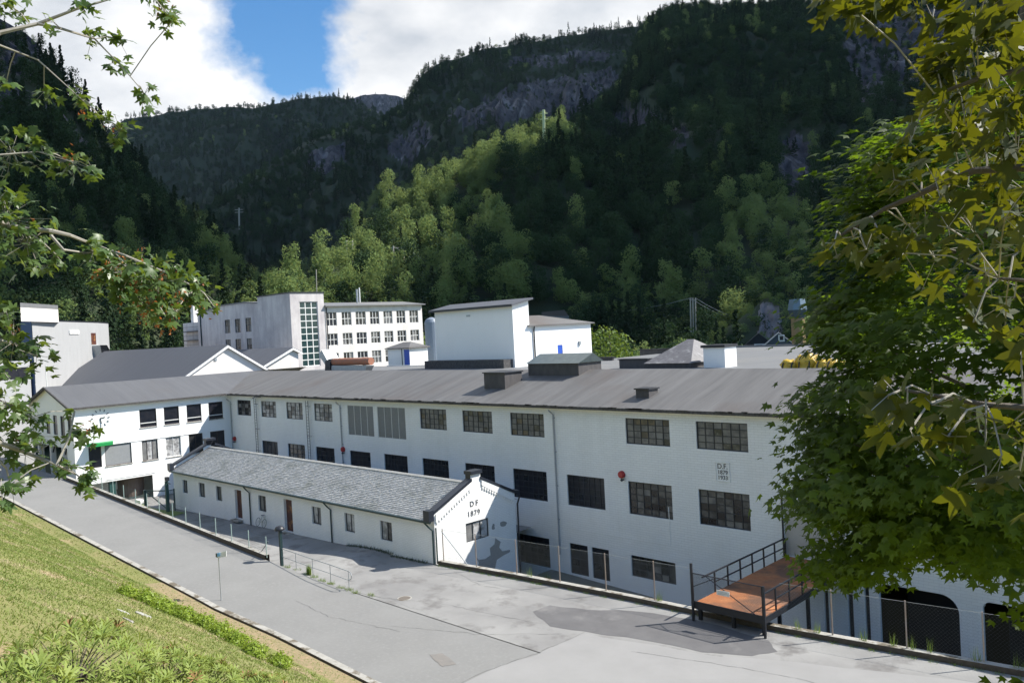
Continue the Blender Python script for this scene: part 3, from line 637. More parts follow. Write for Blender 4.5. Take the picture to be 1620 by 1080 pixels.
M_tarbox = mat('tarred_box', (.10, .092, .09), .85, (.055, .052, .055), 3, .5, bump=.01, stretch=(1, 1, .3))
roofbox('roof_hatch', z3(452, 612), z3(555, 621), z3(655, 572), z3(450, 530), M_tarbox)
o, b2 = roofbox('roof_light', z3(692, 541), z3(970, 543), z3(1097, 503), z3(692, 476), M_tarbox, lidm=mat('skylight_glass', (.05, .075, .08), .2, (.09, .12, .12), 2, .5), gable=.75)
roofbox('roof_vent', z3(1288, 668), z3(1365, 667), z3(1412, 643), z3(1288, 620), M_tarbox)
roofbox('roof_hatch', z3(1210, 500), z3(1343, 502), z3(1380, 492), z3(1210, 455), M_tarbox, base=11.06)
roofbox('roof_hatch', z3(1103, 458), z3(1150, 459), z3(1168, 455), z3(1103, 443), M_tarbox, base=11.06)
roofbox('roof_light', z4(85, 418), z4(310, 420), z4(360, 408), z4(85, 398), M_tarbox, base=11.06)
# pyramid roof light behind the ridge
A = aZ(*z4(325, 500), 11.06); Lx = aY(*z4(80, 498), A[1])[0]; Ry = aX(*z4(568, 475), A[0])[1]; zt = A[2] + .42
mb = MB(); mb.box((Lx, A[1], 11.0), (A[0], Ry, zt)); pr = mb.build('pyramid_roof_light', M_tarbox, roof)
ap = [(Lx + (A[0] - Lx) * .45, (A[1] + Ry) / 2, zt + 1.9), (Lx + (A[0] - Lx) * .60, (A[1] + Ry) / 2, zt + 1.9)]
c4 = [(Lx - .2, A[1] - .2, zt + .004), (A[0] + .2, A[1] - .2, zt + .004), (A[0] + .2, Ry + .2, zt + .004), (Lx - .2, Ry + .2, zt + .004)]
mb = MB(); mb.poly([c4[0], c4[1], ap[1], ap[0]]); mb.poly([c4[1], c4[2], ap[1]]); mb.poly([c4[2], c4[3], ap[0], ap[1]]); mb.poly([c4[3], c4[0], ap[0]]); mb.build('glazing', mat('dirty_roof_glass', (.16, .155, .165), .5, (.07, .07, .075), 3, .5, stretch=(1, 1, .3), col3=(.33, .33, .33), s3=1.2, t3=(.55, .7)), pr)
A = aZ(*z4(520, 497), 11.06); mb = MB(); xl = aY(*z4(400, 490), A[1])[0]; yr = aX(*z4(585, 490), A[0])[1]; zt = aY(*z4(520, 385), A[1])[2]
mb.box((xl, A[1], 11.0), (A[0], yr, zt)); wb = mb.build('stair_housing', M_office, roof); mb = MB(); mb.box((xl - .15, A[1] - .15, zt + .003), (A[0] + .1, yr + .1, zt + .22)); mb.build('cap', M_dark, wb)

# ================================================================ things on the factory roof
def along(p, dx): return (p[0] + dx, p[1], p[2])
# ventilation duct
A = aY(527.6, 567, 54.6); B = aY(587, 564.6, 54.6); L_ = B[0] - A[0]; z0 = 11.05
VD = thing('roof_ventilation_unit', 'rusty duct drum with bent silver outlet on the factory roof before the stair tower', 'ventilation unit', (A[0], 54.6, z0))
mb = MB(); mb.lathe((A[0], 54.6, 12.35), [(.0, 0), (.40, .02), (.42, .1), (.42, L_ * .3), (.44, L_ * .3 + .02), (.42, L_ * .3 + .06), (.42, L_ * .8), (.46, L_ * .8 + .03), (.42, L_)], 18, axis='X'); mb.build('drum', M_rustp, VD, smooth=False)
mb = MB(); mb.prism([(A[0] + .1, 54.1, 11.25), (B[0] - .7, 54.1, 11.25), (B[0] - .2, 54.1, 11.85), (A[0] + .3, 54.1, 11.95)], (0, 1, 0)); mb.build('trough', M_galv, VD)
mb = MB(); mb.prism([(A[0] - 1.1, 54.0, z0), (A[0] + .1, 54.0, z0), (A[0] + .1, 54.0, 12.75), (A[0] - .9, 54.0, 12.5)], (0, 1.2, 0)); mb.build('fan_box', M_dark, VD)
mb = MB(); mb.prism([(A[0] - .2, 54.05, 12.2), (A[0] - .9, 54.05, 11.95), (A[0] - 2.3, 54.05, 13.2), (A[0] - 1.6, 54.05, 13.85)], (0, 1.7, 0)); mb.build('outlet', M_galv, VD)
mb = MB(); mb.box((A[0] + 1.7, 53.8, z0), (B[0] + .1, 55.3, z0 + .16)); mb.box((A[0] - 1.2, 53.8, z0), (A[0] + .9, 55.3, z0 + .1)); mb.build('base_plate', M_dark, VD)
# small roof hut with blue door
K = aZ(649, 577.5, 11.06); xl = aY(614.5, 574.8, K[1])[0]; yr = aX(677.5, 572, K[0])[1]; zt = aX(649, 551, K[0])[2]
RH = thing('roof_hut', 'small white hut with blue door and low hipped roof standing on the flat roof', 'hut', (K[0], K[1], 11.06))
xd = aY(640, 577, K[1])[0]; mb = MB(); dh = (xd, K[0] - .03, 11.1, zt - .12)
wall(mb, 'Y', K[1], xl, K[0], 11.05, zt, [dh], .1); mb.box((xl, K[1] + .1, 11.05), (K[0] - .003, yr, zt - .003)); mb.poly([(K[0], K[1], 11.05), (K[0], yr, 11.05), (K[0], yr, zt), (K[0], K[1], zt)]); mb.build('wall', M_office, RH)
mb = MB(); mb.box((dh[0], K[1] + .03, dh[2]), (dh[1], K[1] + .09, dh[3])); dr = mb.build('door', M_blue, RH); MB().box((dh[0] + .1, K[1] - .02, 12.0), (dh[0] + .16, K[1] + .03, 12.05)).build('handle', M_galv, dr)
def hip(name, x0, x1, y0, y1, z, h, m, parent, ov=.35, ins=.35, th=.12):
    x0 -= ov; x1 += ov; y0 -= ov; y1 += ov; w = min(x1 - x0, y1 - y0) / 2
    if x1 - x0 > y1 - y0: r0, r1 = (x0 + w, (y0 + y1) / 2, z + h), (x1 - w, (y0 + y1) / 2, z + h)
    else: r0, r1 = ((x0 + x1) / 2, y0 + w, z + h), ((x0 + x1) / 2, y1 - w, z + h)
    b = [(x0, y0, z), (x1, y0, z), (x1, y1, z), (x0, y1, z)]; mb = MB()
    if x1 - x0 > y1 - y0: mb.poly([b[0], b[1], r1, r0]); mb.poly([b[1], b[2], r1]); mb.poly([b[2], b[3], r0, r1]); mb.poly([b[3], b[0], r0])
    else: mb.poly([b[0], b[1], r0]); mb.poly([b[1], b[2], r1, r0]); mb.poly([b[2], b[3], r1]); mb.poly([b[3], b[0], r0, r1])
    mb.prism([(p[0], p[1], z - th) for p in b], (0, 0, th - .003)); return mb.build(name, m, parent)
hip('roof', xl, K[0], K[1], yr, zt + .12, .75, M_roof, RH, .3)
pX = xl + (K[0] - xl) * .66; MB().tube([(pX, K[1] - .05, zt), (pX, K[1] - .05, 11.1)], .05).build('downspout', M_pipe, RH)
# big windowless hall and lower wing
HL = thing('roof_house', 'tall windowless white house block with lower wing and blue door rising above the factory roof', 'building', (-67, 62, 11))
mb = MB(); mb.box((-73.3, 62, 10.9), (-60.6, 64.5, 17.6)); mb.prism([(-60.6, 62, 17.6), (-60.6, 64.5, 17.6), (-60.6, 64.5, 18.1)], (-12.7, 0, 0)); mb.build('wall', M_office, HL)
mb = MB(); mb.prism([(-60.2, 61.55, 17.55), (-60.2, 64.9, 18.22), (-60.2, 64.9, 18.42), (-60.2, 61.55, 17.75)], (-13.6, 0, 0)); hr = mb.build('roof', M_roofb, HL)
MB().box((-73.8, 61.5, 17.5), (-60.18, 61.547, 17.74)).build('fascia', M_dark, hr)
MB().box((-67.8, 61.93, 16.75), (-67.2, 61.997, 16.95)).build('vent_grille', M_galv, HL)
D1 = aX(*z3(852, 372), -60.62); D2 = aX(*z3(884, 450), -60.62); dh = (D1[1], D2[1], 11.35, D1[2])
mb = MB(); wall(mb, 'X', -60.62, 64.5, 75, 10.9, 15.3, [dh], .1); mb.box((-69, 64.52, 10.9), (-60.72, 74.98, 15.2)); mb.poly([(-60.62, 75, 10.9), (-69, 75, 10.9), (-69, 75, 15.3), (-60.62, 75, 15.3)]); mb.build('wing_wall', M_office, HL)
MB().box((-60.71, dh[0], dh[2]), (-60.66, dh[1], dh[3])).build('door', M_blue, HL)
hip('wing_roof', -69, -60.62, 64.5, 75, 15.42, 1.15, M_roof, HL, .35)
MB().tube([(-60.3, 65.0, 15.3), (-60.5, 65.1, 14.9), (-60.5, 65.1, 11.1)], .08, 8).build('downspout', M_dark, HL)
MB().box((-60.6, 72.6, 12.9), (-60.45, 72.95, 13.35)).build('wall_lamp', M_galv, HL)
MB().box((-73.9, 60.6, 11.05), (-60.9, 61.99, 11.95)).build('roof_kerb', M_tar, HL)
# yellow bundles
M_yel = mat('yellow_plastic_sheet', (.62, .42, .03), .35, (.42, .26, .02), 1.5, .5, bump=.10, bscale=3.5)
gb = 'yellow wrapped bundles strapped down on the roof'
ylab = ['yellow plastic bundle with grey straps, leftmost of the heap on the roof', 'tallest yellow plastic bundle in the middle of the heap on the roof', 'flat wide yellow plastic bundle right of the tallest one on the roof', 'yellow plastic bundle half hidden by maple leaves on the roof', 'yellow plastic bundle beside the skylight end, rightmost and behind maple leaves']
for k, (px0, px1, top) in enumerate(((1234, 1262, 570), (1260, 1292, 561), (1288, 1322, 569), (1318, 1340, 571), (1336, 1353, 573))):
    a = aZ(px0, 583, 11.06); b = aZ(px1, 583, 11.06); cx, cyy = (a[0] + b[0]) / 2, (a[1] + b[1]) / 2 + .4; w_ = (b[0] - a[0]) / 2 * 1.15; hh = aY((px0 + px1) / 2, top, cyy)[2] - 11.05
    yb = thing('yellow_bundle', ylab[k], 'bundle', (cx, cyy, 11.05), gb); V = []; F = []; nu, nv = 28, 12
    for i in range(nu):
        for j in range(nv + 1):
            t = 2 * math.pi * i / nu; ph = math.pi / 2 * j / nv; c_ = Vector((math.cos(t) * math.cos(ph) ** .55, math.sin(t) * math.cos(ph) ** .55, math.sin(ph) ** .8)); n_ = 1 + .32 * noise.noise(c_ * 2.4 + Vector((k * 5, 0, 0))) + .14 * noise.noise(c_ * 7)
            V.append((cx + c_.x * w_ * n_, cyy + c_.y * w_ * .8 * n_, 11.05 + c_.z * hh * n_))
    for i in range(nu):
        for j in range(nv): F.append((i * (nv + 1) + j, ((i + 1) % nu) * (nv + 1) + j, ((i + 1) % nu) * (nv + 1) + j + 1, i * (nv + 1) + j + 1))
    fastmesh('sheet', V, F, M_yel, yb)
    for s in (-.45, .4):
        pts = [(cx + s * w_, cyy + math.cos(t) * w_ * .86, 11.05 + math.sin(t) * hh * 1.0) for t in np.linspace(0, math.pi, 9)]
        MB().tube(pts, .05, 5).build('strap', M_dark, yb)

# ================================================================ low workers hut building 1879
HB = thing('workshop_house', 'low white workshop house with slate roof and black coped gables in front of the factory', 'building', (-61, 38, 0))
HYW = 34.05; XL, XR = -81.7, -41.4; YB = 41.6; YM = 37.9; EV = 2.95; RG = 4.6
ww = [hY(*z5(358, 478), *z5(393, 570), HYW), hY(*z5(462, 497), *z5(505, 596), HYW), hY(*z5(572, 518), *z5(615, 620), HYW), hY(*z5(843, 577), *z5(897, 690), HYW), hY(*z5(1185, 648), *z5(1250, 773), HYW), hY(*z5(1395, 690), *z5(1465, 823), HYW), hY(*z6(165, 578), *z6(247, 718), HYW)]
d1 = hY(*z5(692, 541), *z5(745, 735), HYW); d2 = hY(*z5(1006, 601), *z5(1070, 820), HYW)
mb = MB(); wall(mb, 'Y', HYW, XL, XR, -1.6, EV, ww + [d1, d2], .3)
gwin = (36.77, 38.9, .80, 2.10)
wall(mb, 'X', XR, HYW, YB, -3.6, EV, [gwin], .2); mb.poly([(XL, HYW, -2), (XL, YB, -2), (XL, YB, EV), (XL, HYW, EV)]); mb.poly([(XL, YB, -3.5), (XR, YB, -3.5), (XR, YB, EV), (XL, YB, EV)])
def gab(X, m=0):
    mb.prism([(X, HYW, EV), (X, YB, EV), (X, YB, EV + .35), (X, YM + .45, RG + .28), (X, YM + .45, RG + .75), (X, YM - .45, RG + .75), (X, YM - .45, RG + .28), (X, HYW, EV + .35)], (-.42, 0, 0))
gab(XR)
mb.poly([(XL, HYW, EV), (XL, YM, RG), (XL, YB, EV)])
for s, y0, y1 in ((1, HYW + .1, YM - .5), (-1, YB - .1, YM + .5)):    # brick dentils under the gable coping
    n = 14
    for k in range(n):
        y = y0 + (y1 - y0) * (k + .5) / n; z = EV - .42 + (RG - EV) * (k + .5) / n + .05; mb.box((XR + .002, y - .07, z), (XR + .07, y + .07, z + .16))
    a, b = (y0, EV - .22), (y1, RG - .17)
    mb.prism([(XR + .003, a[0], a[1]), (XR + .003, b[0], b[1]), (XR + .003, b[0], b[1] + .5), (XR + .003, a[0], a[1] + .5)], (.075, 0, 0))
mb.build('wall', M_hutw, HB)
for k, h in enumerate(ww): window(HB, 'Y', HYW, h, 2, 1, M_frame, G_curt, .18, bar=.06, fr=.06)
window(HB, 'X', XR, gwin, 3, 1, M_frame, G_curt, .12, bar=.08, name='gable_window')
for h in (d1, d2):
    MB().box((h[0] + (h[1] - h[0]) * .0, HYW + .22, h[2]), (h[1], HYW + .28, h[3])).build('door', M_door, HB)
    MB().box((h[0] - .1, HYW - .5, h[2] - .15), (h[1] + .1, HYW - .003, h[2] - .03)).build('doorstep', M_conc2, HB)
text('D F', .52, TX, HB, (XR + .012, 37.62, 3.16), (0, 1, 0), (0, 0, 1)); text('1879', .50, TX, HB, (XR + .012, 37.55, 2.52), (0, 1, 0), (0, 0, 1), space=1.25)
# fallen plaster on the gable
pts = [aX(*z6(*p), XR) for p in ((780, 810), (800, 850), (790, 880), (830, 895), (860, 880), (880, 905), (905, 880), (915, 830), (960, 800), (1000, 780), (1000, 765), (950, 775), (930, 750), (940, 715), (905, 690), (900, 730), (870, 755), (875, 800), (840, 825), (800, 830))]
MB().poly([(XR + .004, p[1], p[2]) for p in pts]).build('fallen_plaster', mat('bare_plaster', (.33, .33, .32), .9, (.24, .24, .23), 8, .5), HB)
for q in ((880, 600, 905, 640), (925, 590, 990, 612)):
    a = aX(*z6(q[0], q[1]), XR); b = aX(*z6(q[2], q[3]), XR); pp = []
    for k in range(11):
        t = 2 * math.pi * k / 11; r_ = random.uniform(.6, 1.1); pp.append((XR + .004, (a[1] + b[1]) / 2 + math.cos(t) * (b[1] - a[1]) / 2 * r_, (a[2] + b[2]) / 2 + math.sin(t) * abs(a[2] - b[2]) / 2 * r_))
    MB().poly(pp).build('fallen_plaster', MATS['bare_plaster'], HB)
# slates
V = []; F = []
for s, ye in ((1, HYW - .32), (-1, YB + .3)):
    run = abs(YM - ye); slope = (RG - EV) / (YM - HYW); zb = EV - slope * abs(HYW - ye) * (1 if s > 0 else 1); Lr = 24 if s > 0 else 10
    for r_ in range(Lr):
        x = XL + .3 + random.random() * .2; f0 = r_ / Lr; f1 = (r_ + 1.35) / Lr
        while x < XR - .45:
            w_ = random.uniform(.18, .38) if s > 0 else 1.2; j = random.uniform(-.03, .03); x2 = min(x + w_, XR - .42); g0 = max(0, f0 + j / run); g1 = min(f1, 1.0)
            ya, yb_ = ye + s * run * g0, ye + s * run * g1; za, zb_ = zb + run * g0 * slope + .05 + random.uniform(-.004, .008), zb + run * g1 * slope + .015
            i = len(V); tw = random.uniform(-.006, .006)
            V += [(x, ya, za), (x2 - .012, ya, za + tw), (x2 - .012, yb_, zb_), (x, yb_, zb_), (x, ya, za - .035), (x2 - .012, ya, za + tw - .035)]
            F += [(i, i + 1, i + 2, i + 3), (i + 4, i + 5, i + 1, i)]; x = x2
hroof = fastmesh('roof', V, F, M_slate, HB)
mb = MB(); sl_ = (RG - EV) / (YM - HYW)
mb.poly([(XL, HYW - .3, EV - .14), (XR, HYW - .3, EV - .14), (XR, YM, RG - .01), (XL, YM, RG - .01)]); mb.poly([(XL, YB + .3, EV - .14), (XR, YB + .3, EV - .14), (XR, YM, RG - .01), (XL, YM, RG - .01)]); mb.build('roof_boarding', M_tar, hroof)
mb = MB(); x = XL + .4
while x < XR - .5:
    w_ = random.uniform(.4, .6); mb.prism([(x, YM - .16, RG + .03), (x, YM, RG + .13 + random.uniform(0, .02)), (x, YM + .16, RG + .03)], (w_ - .015, 0, 0)); x += w_
mb.build('ridge_tiles', mat('ridge_mortar', (.52, .51, .47), .8, (.38, .37, .34), 3, .5), hroof)
mb = MB(); mb.box((XL, HYW - .46, EV - .22), (XR + .06, HYW - .34, EV - .10)); mb.build('gutter', M_pipe, hroof)
def coping(X, sgn):
    mb = MB(); x0, x1 = X - .5, X + .1
    for (ya, za, yb_, zb_) in ((HYW - .1, EV + .33, YM - .42, RG + .27), (YB + .1, EV + .33, YM + .42, RG + .27)):
        mb.prism([(x0, ya, za), (x1, ya, za), (x1, yb_, zb_), (x0, yb_, zb_)], (0, 0, .20))
    mb.box((x0, HYW - .5, EV - .08), (x1, HYW - .08, EV + .62)); mb.box((x0, YB + .08, EV + .1), (x1, YB + .42, EV + .55))
    mb.box((x0 - .1, YM - .52, RG + .72), (x1 + .05, YM + .52, RG + .95)); mb.box((x0 - .02, YM - .47, RG + .2), (x0 + .06, YM + .47, RG + .719)); mb.box((x0, YM - .475, RG + .3), (x1 - .12, YM - .445, RG + .719))
    return mb.build('gable_coping', mat('black_coping', (.022, .026, .036), .35), HB)
coping(XR, 1); coping(XL + .4, -1)
def hpipe(px, x=None, zt=EV - .15, zb=-.8, Y=HYW):
    X = x if x is not None else aY(px, 830, Y)[0]
    MB().tube([(X - .55, Y - .4, zt), (X - .1, Y - .3, zt - .35), (X, Y - .09, zt - .6), (X, Y - .09, zb)], .055, 8).build('downspout', M_pipe, HB)
hpipe(398.5); hpipe(525.5); hpipe(0, XR - .12, zb=0)
MB().tube([(XR + .2, YB + .3, EV + .1), (XR + .1, YB + .15, EV - .4), (XR + .1, YB + .12, -3)], .06, 8).build('downspout', M_dark, HB)
MB().tube([(XR + .1, HYW + .02, 2.4), (XR + .1, HYW + .02, .05)], .05, 8).build('corner_pipe', M_pipe, HB)

# ================================================================ loading platform with gate
LP = thing('loading_platform', 'rust orange steel loading platform with black railings bridging to the pale factory door', 'platform', (-20.8, 40, 0))
DX0, DX1, DY0, DZ = -22.55, -18.9, 35.1, .95
MB().box((DX0, DY0, DZ - .05), (DX1, 44.98, DZ)).build('deck', M_rust, LP)
mb = MB(); mb.box((DX0 - .06, DY0 - .06, DZ - .32), (DX1 + .06, DY0, DZ + .03))
for x in (DX0, DX1): mb.box((x - .06, DY0, DZ - .35), (x + .06, 44.98, DZ - .052))
for k in range(6): mb.box((DX0 + .06, 36.5 + k * 1.6, DZ - .28), (DX1 - .06, 36.6 + k * 1.6, DZ - .06))
for x in (DX0 + .1, DX1 - .1, -20.6):
    for y in (DY0 + .25, 40): mb.box((x - .08, y - .08, -5 if y > 36 else -.1), (x + .08, y + .08, DZ - .32))
mb.build('steel_frame', M_dark, LP)
for x in (DX0, DX1):
    mb = MB(); ya = DY0 + (1.9 if x == DX0 else 1.3); n = 7
    for k in range(n):
        y = ya + (44.9 - ya) * k / (n - 1); mb.box((x - .035, y - .035, DZ - .3), (x + .035, y + .035, DZ + 1.02))
    mb.box((x - .035, ya - 1.2, DZ + 1.02), (x + .035, 44.9, DZ + 1.09)); mb.box((x - .025, ya, DZ + .5), (x + .025, 44.9, DZ + .56)); mb.build('railing', M_dark, LP)
GT = thing('platform_gate', 'black steel mesh gate with small white sign closing the rusty platform', 'gate', (-21, 35.0, 0))
mb = MB()
for x, zt in ((DX0 - .1, 2.9), (DX1 + .12, 2.45)): mb.box((x - .05, 34.95, -.1), (x + .05, 35.05, zt))
mb.build('post', M_dark, GT)
mb = MB(); gx0, gx1 = DX0 - .02, DX1 + .04; T = 2.42
mb.tube([(gx0, 34.98, 1.02), (gx1, 34.98, 1.02), (gx1, 34.98, T), (gx0, 34.98, T), (gx0, 34.98, 1.02)], .03, 6); mb.tube([(gx0 + .7, 34.97, T), (gx1 - .4, 34.97, 1.05)], .022, 6); mb.tube([(gx0, 34.97, 1.75), (gx0 + 1.2, 34.97, 2.35)], .022, 6); mb.build('gate_frame', M_dark, GT)
def netting(mb, x0, x1, yf, z0f, z1f, st, w):
    h = 1.; n = int((x1 - x0) / st)
    for k in range(-int(3 / st), n):
        for s in (1, -1):
            xa = x0 + k * st; pts = []
            za, zb_ = z0f, z1f; H_ = zb_ - za
            xb = xa + H_; a_, b_ = (xa, xb) if s > 0 else (xb, xa)
            t0, t1 = 0., 1.
            lo = max(x0, min(a_, b_)); hi = min(x1, max(a_, b_))
            if hi - lo < .05: continue
            ta = (lo - a_) / (b_ - a_); tb = (hi - a_) / (b_ - a_)
            mb.poly([(lo, yf(lo), za + H_ * ta), (hi, yf(hi), za + H_ * tb), (hi, yf(hi), za + H_ * tb + w), (lo, yf(lo), za + H_ * ta + w)])
mb = MB(); netting(mb, gx0, gx1, lambda x: 34.985, 1.02, T, .07, .012); mb.build('mesh_panel', M_dark, GT)
mb = MB(); mb.box((gx0 + 1.35, 34.92, 1.62), (gx0 + 2.05, 34.94, 1.86)); sg = mb.build('sign', M_framew, GT)
mb = MB()
for z, w_ in ((1.78, .5), (1.71, .56), (1.66, .3)): mb.box((gx0 + 1.42, 34.913, z), (gx0 + 1.42 + w_, 34.917, z + .02))
mb.build('sign_text', M_galv, sg)

# ================================================================ fences, rails, posts
RF = thing('wire_fence', 'chain link fence on rusty poles standing on the kerb between yard and lower court', 'fence', (-30, 35, 0))
for px in (700, 745, 808, 877, 951, 1030, 1316, 1433, 1555, 1690, 1800):
    x = aZ(px, 895 + (px - 690) * .19, 0)[0]
    if px in (700,): x = -40.9
    y = Ycourt(x) + .2; MB().tube([(x, y, 0), (x, y, 2.35)], .035, 7).build('post', mat('rusty_fence_pole', (.30, .20, .13), .7, (.30, .28, .26), 2.5, .4, stretch=(1, 1, .5)), RF)
mb = MB(); netting(mb, -40.9, -22.8, lambda x: Ycourt(x) + .2, .3, 2.3, .12, .005); netting(mb, -18.6, 10, lambda x: Ycourt(x) + .2, .3, 2.3, .16, .0035)
mb.tube([(x, Ycourt(x) + .2, 2.3) for x in np.linspace(-40.9, -22.8, 12)], .008, 4); mb.tube([(x, Ycourt(x) + .2, 2.3) for x in np.linspace(-18.6, 10, 12)], .008, 4)
mb.build('chain_link', M_galv, RF)
mb = MB(); mb.tube([(-40.95, Ycourt(-41) + .2, 2.2), (-38.9, Ycourt(-39) + .2, .3)], .03); mb.build('brace', M_galv, RF)
GF = thing('green_fence', 'low green wire mesh fence with pale posts on the kerb above the yard', 'fence', (-70, 27.8, 0))
fx = [aY(px, 800, 27.9)[0] for px in (150, 178, 195, 211, 229, 246.4, 264.7, 285, 305, 326.6, 350.6, 374.6, 400.8, 427.6)]
for x in fx:
    y = Ycurb(x) + .16; MB().tube([(x, y, zroad(x) + .1), (x, y, zroad(x) + 1.55)], .03, 7).build('post', mat('pale_green_post', (.34, .44, .40), .6), GF)
mb = MB()
for a, b in zip(fx, fx[1:]):
    n = int((b - a) / .1)
    for k in range(n): x = a + (b - a) * k / n; y = Ycurb(x) + .16; z = zroad(x); mb.poly([(x, y, z + .32), (x + .008, y, z + .32), (x + .008, y, z + 1.5), (x, y, z + 1.5)])
    for k in range(8):
        z = .35 + k * .163; mb.poly([(a, Ycurb(a) + .158, zroad(a) + z), (b, Ycurb(b) + .158, zroad(b) + z), (b, Ycurb(b) + .158, zroad(b) + z + .008), (a, Ycurb(a) + .158, zroad(a) + z + .008)])
mb.build('wire_mesh', M_greenp, GF)
xb = fx[-1]; mb = MB(); mb.tube([(xb, 27.6, 1.5), (xb - 1.4, 27.6, .35)], .025); mb.build('brace', M_greenp, GF)
# hand rail
HR = thing('hand_rail', 'thin steel handrail with rounded end between road and yard', 'handrail', tuple(aZ(500, 912, 0)))
hp = [aZ(*p, 0) for p in ((469, 901), (495.5, 910.9), (523.5, 920.7), (552.6, 931.9))]; st = aZ(447, 893, 0)
for p in hp: MB().tube([(p[0], p[1], -.05), (p[0], p[1], 1.08)], .025, 7).build('post', M_galv, HR)
top = [(st[0], st[1], 1.1)] + [(p[0], p[1], 1.1) for p in hp]; e = top[-1]
mb = MB(); mb.tube(top + [(e[0] + .25, e[1] - .02, 1.06), (e[0] + .36, e[1] - .03, .9), (e[0] + .3, e[1] - .02, .7), (e[0], e[1], .55)], .025, 7); mb.tube([(st[0], st[1], .55)] + [(p[0], p[1], .55) for p in hp], .02, 7); mb.build('rail', M_galv, HR)
# dark post lamp
st = aZ(446, 893, 0); PLM = thing('lamp_post', 'thick dark green post with a domed black head at the start of the handrail', 'lamp post', (st[0], st[1], 0))
MB().box((st[0] - .085, st[1] - .085, -.1), (st[0] + .085, st[1] + .085, 2.45)).build('post', mat('blackish_green', (.008, .028, .03), .5), PLM)
MB().lathe((st[0] - .05, st[1], 2.35), [(.34, 0), (.33, .10), (.25, .22), (.1, .3)], 18).build('lamp_head', M_dark, PLM, smooth=True)
# small road sign pole
bs = onroad(350, 949); SG = thing('sign_pole', 'thin grey pole by the lawn kerb with dark box and small white and blue sign', 'sign', tuple(bs))
tp = aY(344, 878, bs[1]); hgt = tp[2] - bs[2]
MB().tube([(bs[0], bs[1], bs[2] - .05), (bs[0] - .02, bs[1], bs[2] + hgt)], .03, 7).build('pole', M_galv, SG)
z = bs[2] + hgt; MB().box((bs[0] - .18, bs[1] - .1, z - .08), (bs[0] + .12, bs[1] + .1, z + .14)).build('dark_box', M_dark, SG)
mb = MB(); mb.prism([(bs[0] + .1, bs[1] - .1, z - .08), (bs[0] + .5, bs[1] + .25, z + .0), (bs[0] + .5, bs[1] + .25, z + .32), (bs[0] + .1, bs[1] - .1, z + .2)], (.02, -.03, 0)); pn = mb.build('sign_plate', M_framew, SG)
MB().prism([(bs[0] + .12, bs[1] - .13, z + .0), (bs[0] + .24, bs[1] - .02, z + .03), (bs[0] + .24, bs[1] - .02, z + .24), (bs[0] + .12, bs[1] - .13, z + .2)], (.022, -.034, 0)).build('blue_field', mat('pale_blue', (.2, .45, .7), .5), pn)
# green yard gate
g1 = aZ(231, 805.5, -.85); g2 = aZ(266, 809, -.9); g3 = aZ(277, 806, -.9)
YG = thing('yard_gate', 'dark green gate frame with diagonal brace standing open beside the small yard lawn', 'gate', (g2[0], g2[1], -.9))
for p, hgt, r_ in ((g1, 2.0, .12), (g2, 3.0, .13), (g3, 2.1, .05)): MB().box((p[0] - r_, p[1] - r_, -1.2), (p[0] + r_, p[1] + r_, -.9 + hgt)).build('post', M_greenp, YG)
mb = MB(); mb.tube([(g1[0], g1[1], 1.0), (g2[0], g2[1], 1.15)], .06); mb.tube([(g1[0] + .1, g1[1], 1.0), (g2[0], g2[1], -.7)], .05); mb.tube([(g2[0], g2[1], 1.15), (g3[0], g3[1], 1.1)], .035)
for k in range(14): x = g2[0] + (g3[0] - g2[0]) * k / 14; y = g2[1] + (g3[1] - g2[1]) * k / 14; mb.tube([(x, y, -.75), (x, y, 1.12)], .01, 4)
mb.build('gate_frame', M_greenp, YG)
mb = MB(); mb.tube([(g2[0], g2[1], 1.95), (g2[0] + 1.3, g2[1] - .2, 1.98)], .05); mb.box((g2[0] - .05, g2[1] - .15, 2.15), (g2[0] + .35, g2[1] + .15, 2.5)); mb.build('lamp_arm', M_dark, YG)
# small grass patch of the yard
yg = grid_sheet('yard_grass', -89.5, -77.5, 28.0, 33.3, lambda x, y: zlot(x, y) + .06 + .25 * math.sin((x + 89.5) / 10 * math.pi) * math.sin((y - 28) / 4.6 * math.pi), mat('bright_grass', (.12, .20, .03), .95, (.18, .22, .06), 2, .5), 20, 10)
tp = aZ(221, 797, -.8); MB_ = MB(); MB_.box((tp[0] - .7, tp[1] - .2, -.75), (tp[0] + .7, tp[1] + .3, -.35)); tag(MB_.build('white_block', M_office, bevel=.03), 'long white block lying on the small yard lawn', 'block')
# bicycle leaning on the wall
q = aY(412, 824, 33.6); BX, BYy, BZ = q[0], 33.55, -.36
BC = thing('bicycle', 'pale old bicycle leaning against the white workshop wall between window and door', 'bicycle', (BX, BYy, BZ))
for s in (-.52, .52):
    V = []; 
    mb = MB(); mb.tube([(BX + s + .33 * math.cos(t), BYy + .1 + .1 * math.sin(t), BZ + .34 + .33 * math.sin(t)) for t in np.linspace(0, 2 * math.pi, 21)], .022, 5); wh = mb.build('wheel', mat('grey_green_tyre', (.14, .17, .15), .6), BC)
    mb = MB()
    for k in range(8): t = math.pi * k / 8; mb.tube([(BX + s + .31 * math.cos(t), BYy + .1 + .1 * math.sin(t), BZ + .34 + .31 * math.sin(t)), (BX + s - .31 * math.cos(t), BYy + .1 - .1 * math.sin(t), BZ + .34 - .31 * math.sin(t))], .004, 3)
    mb.build('spokes', M_galv, wh)
mb = MB(); P_ = lambda x, z: (BX + x, BYy + .1 + z * .25, BZ + z)
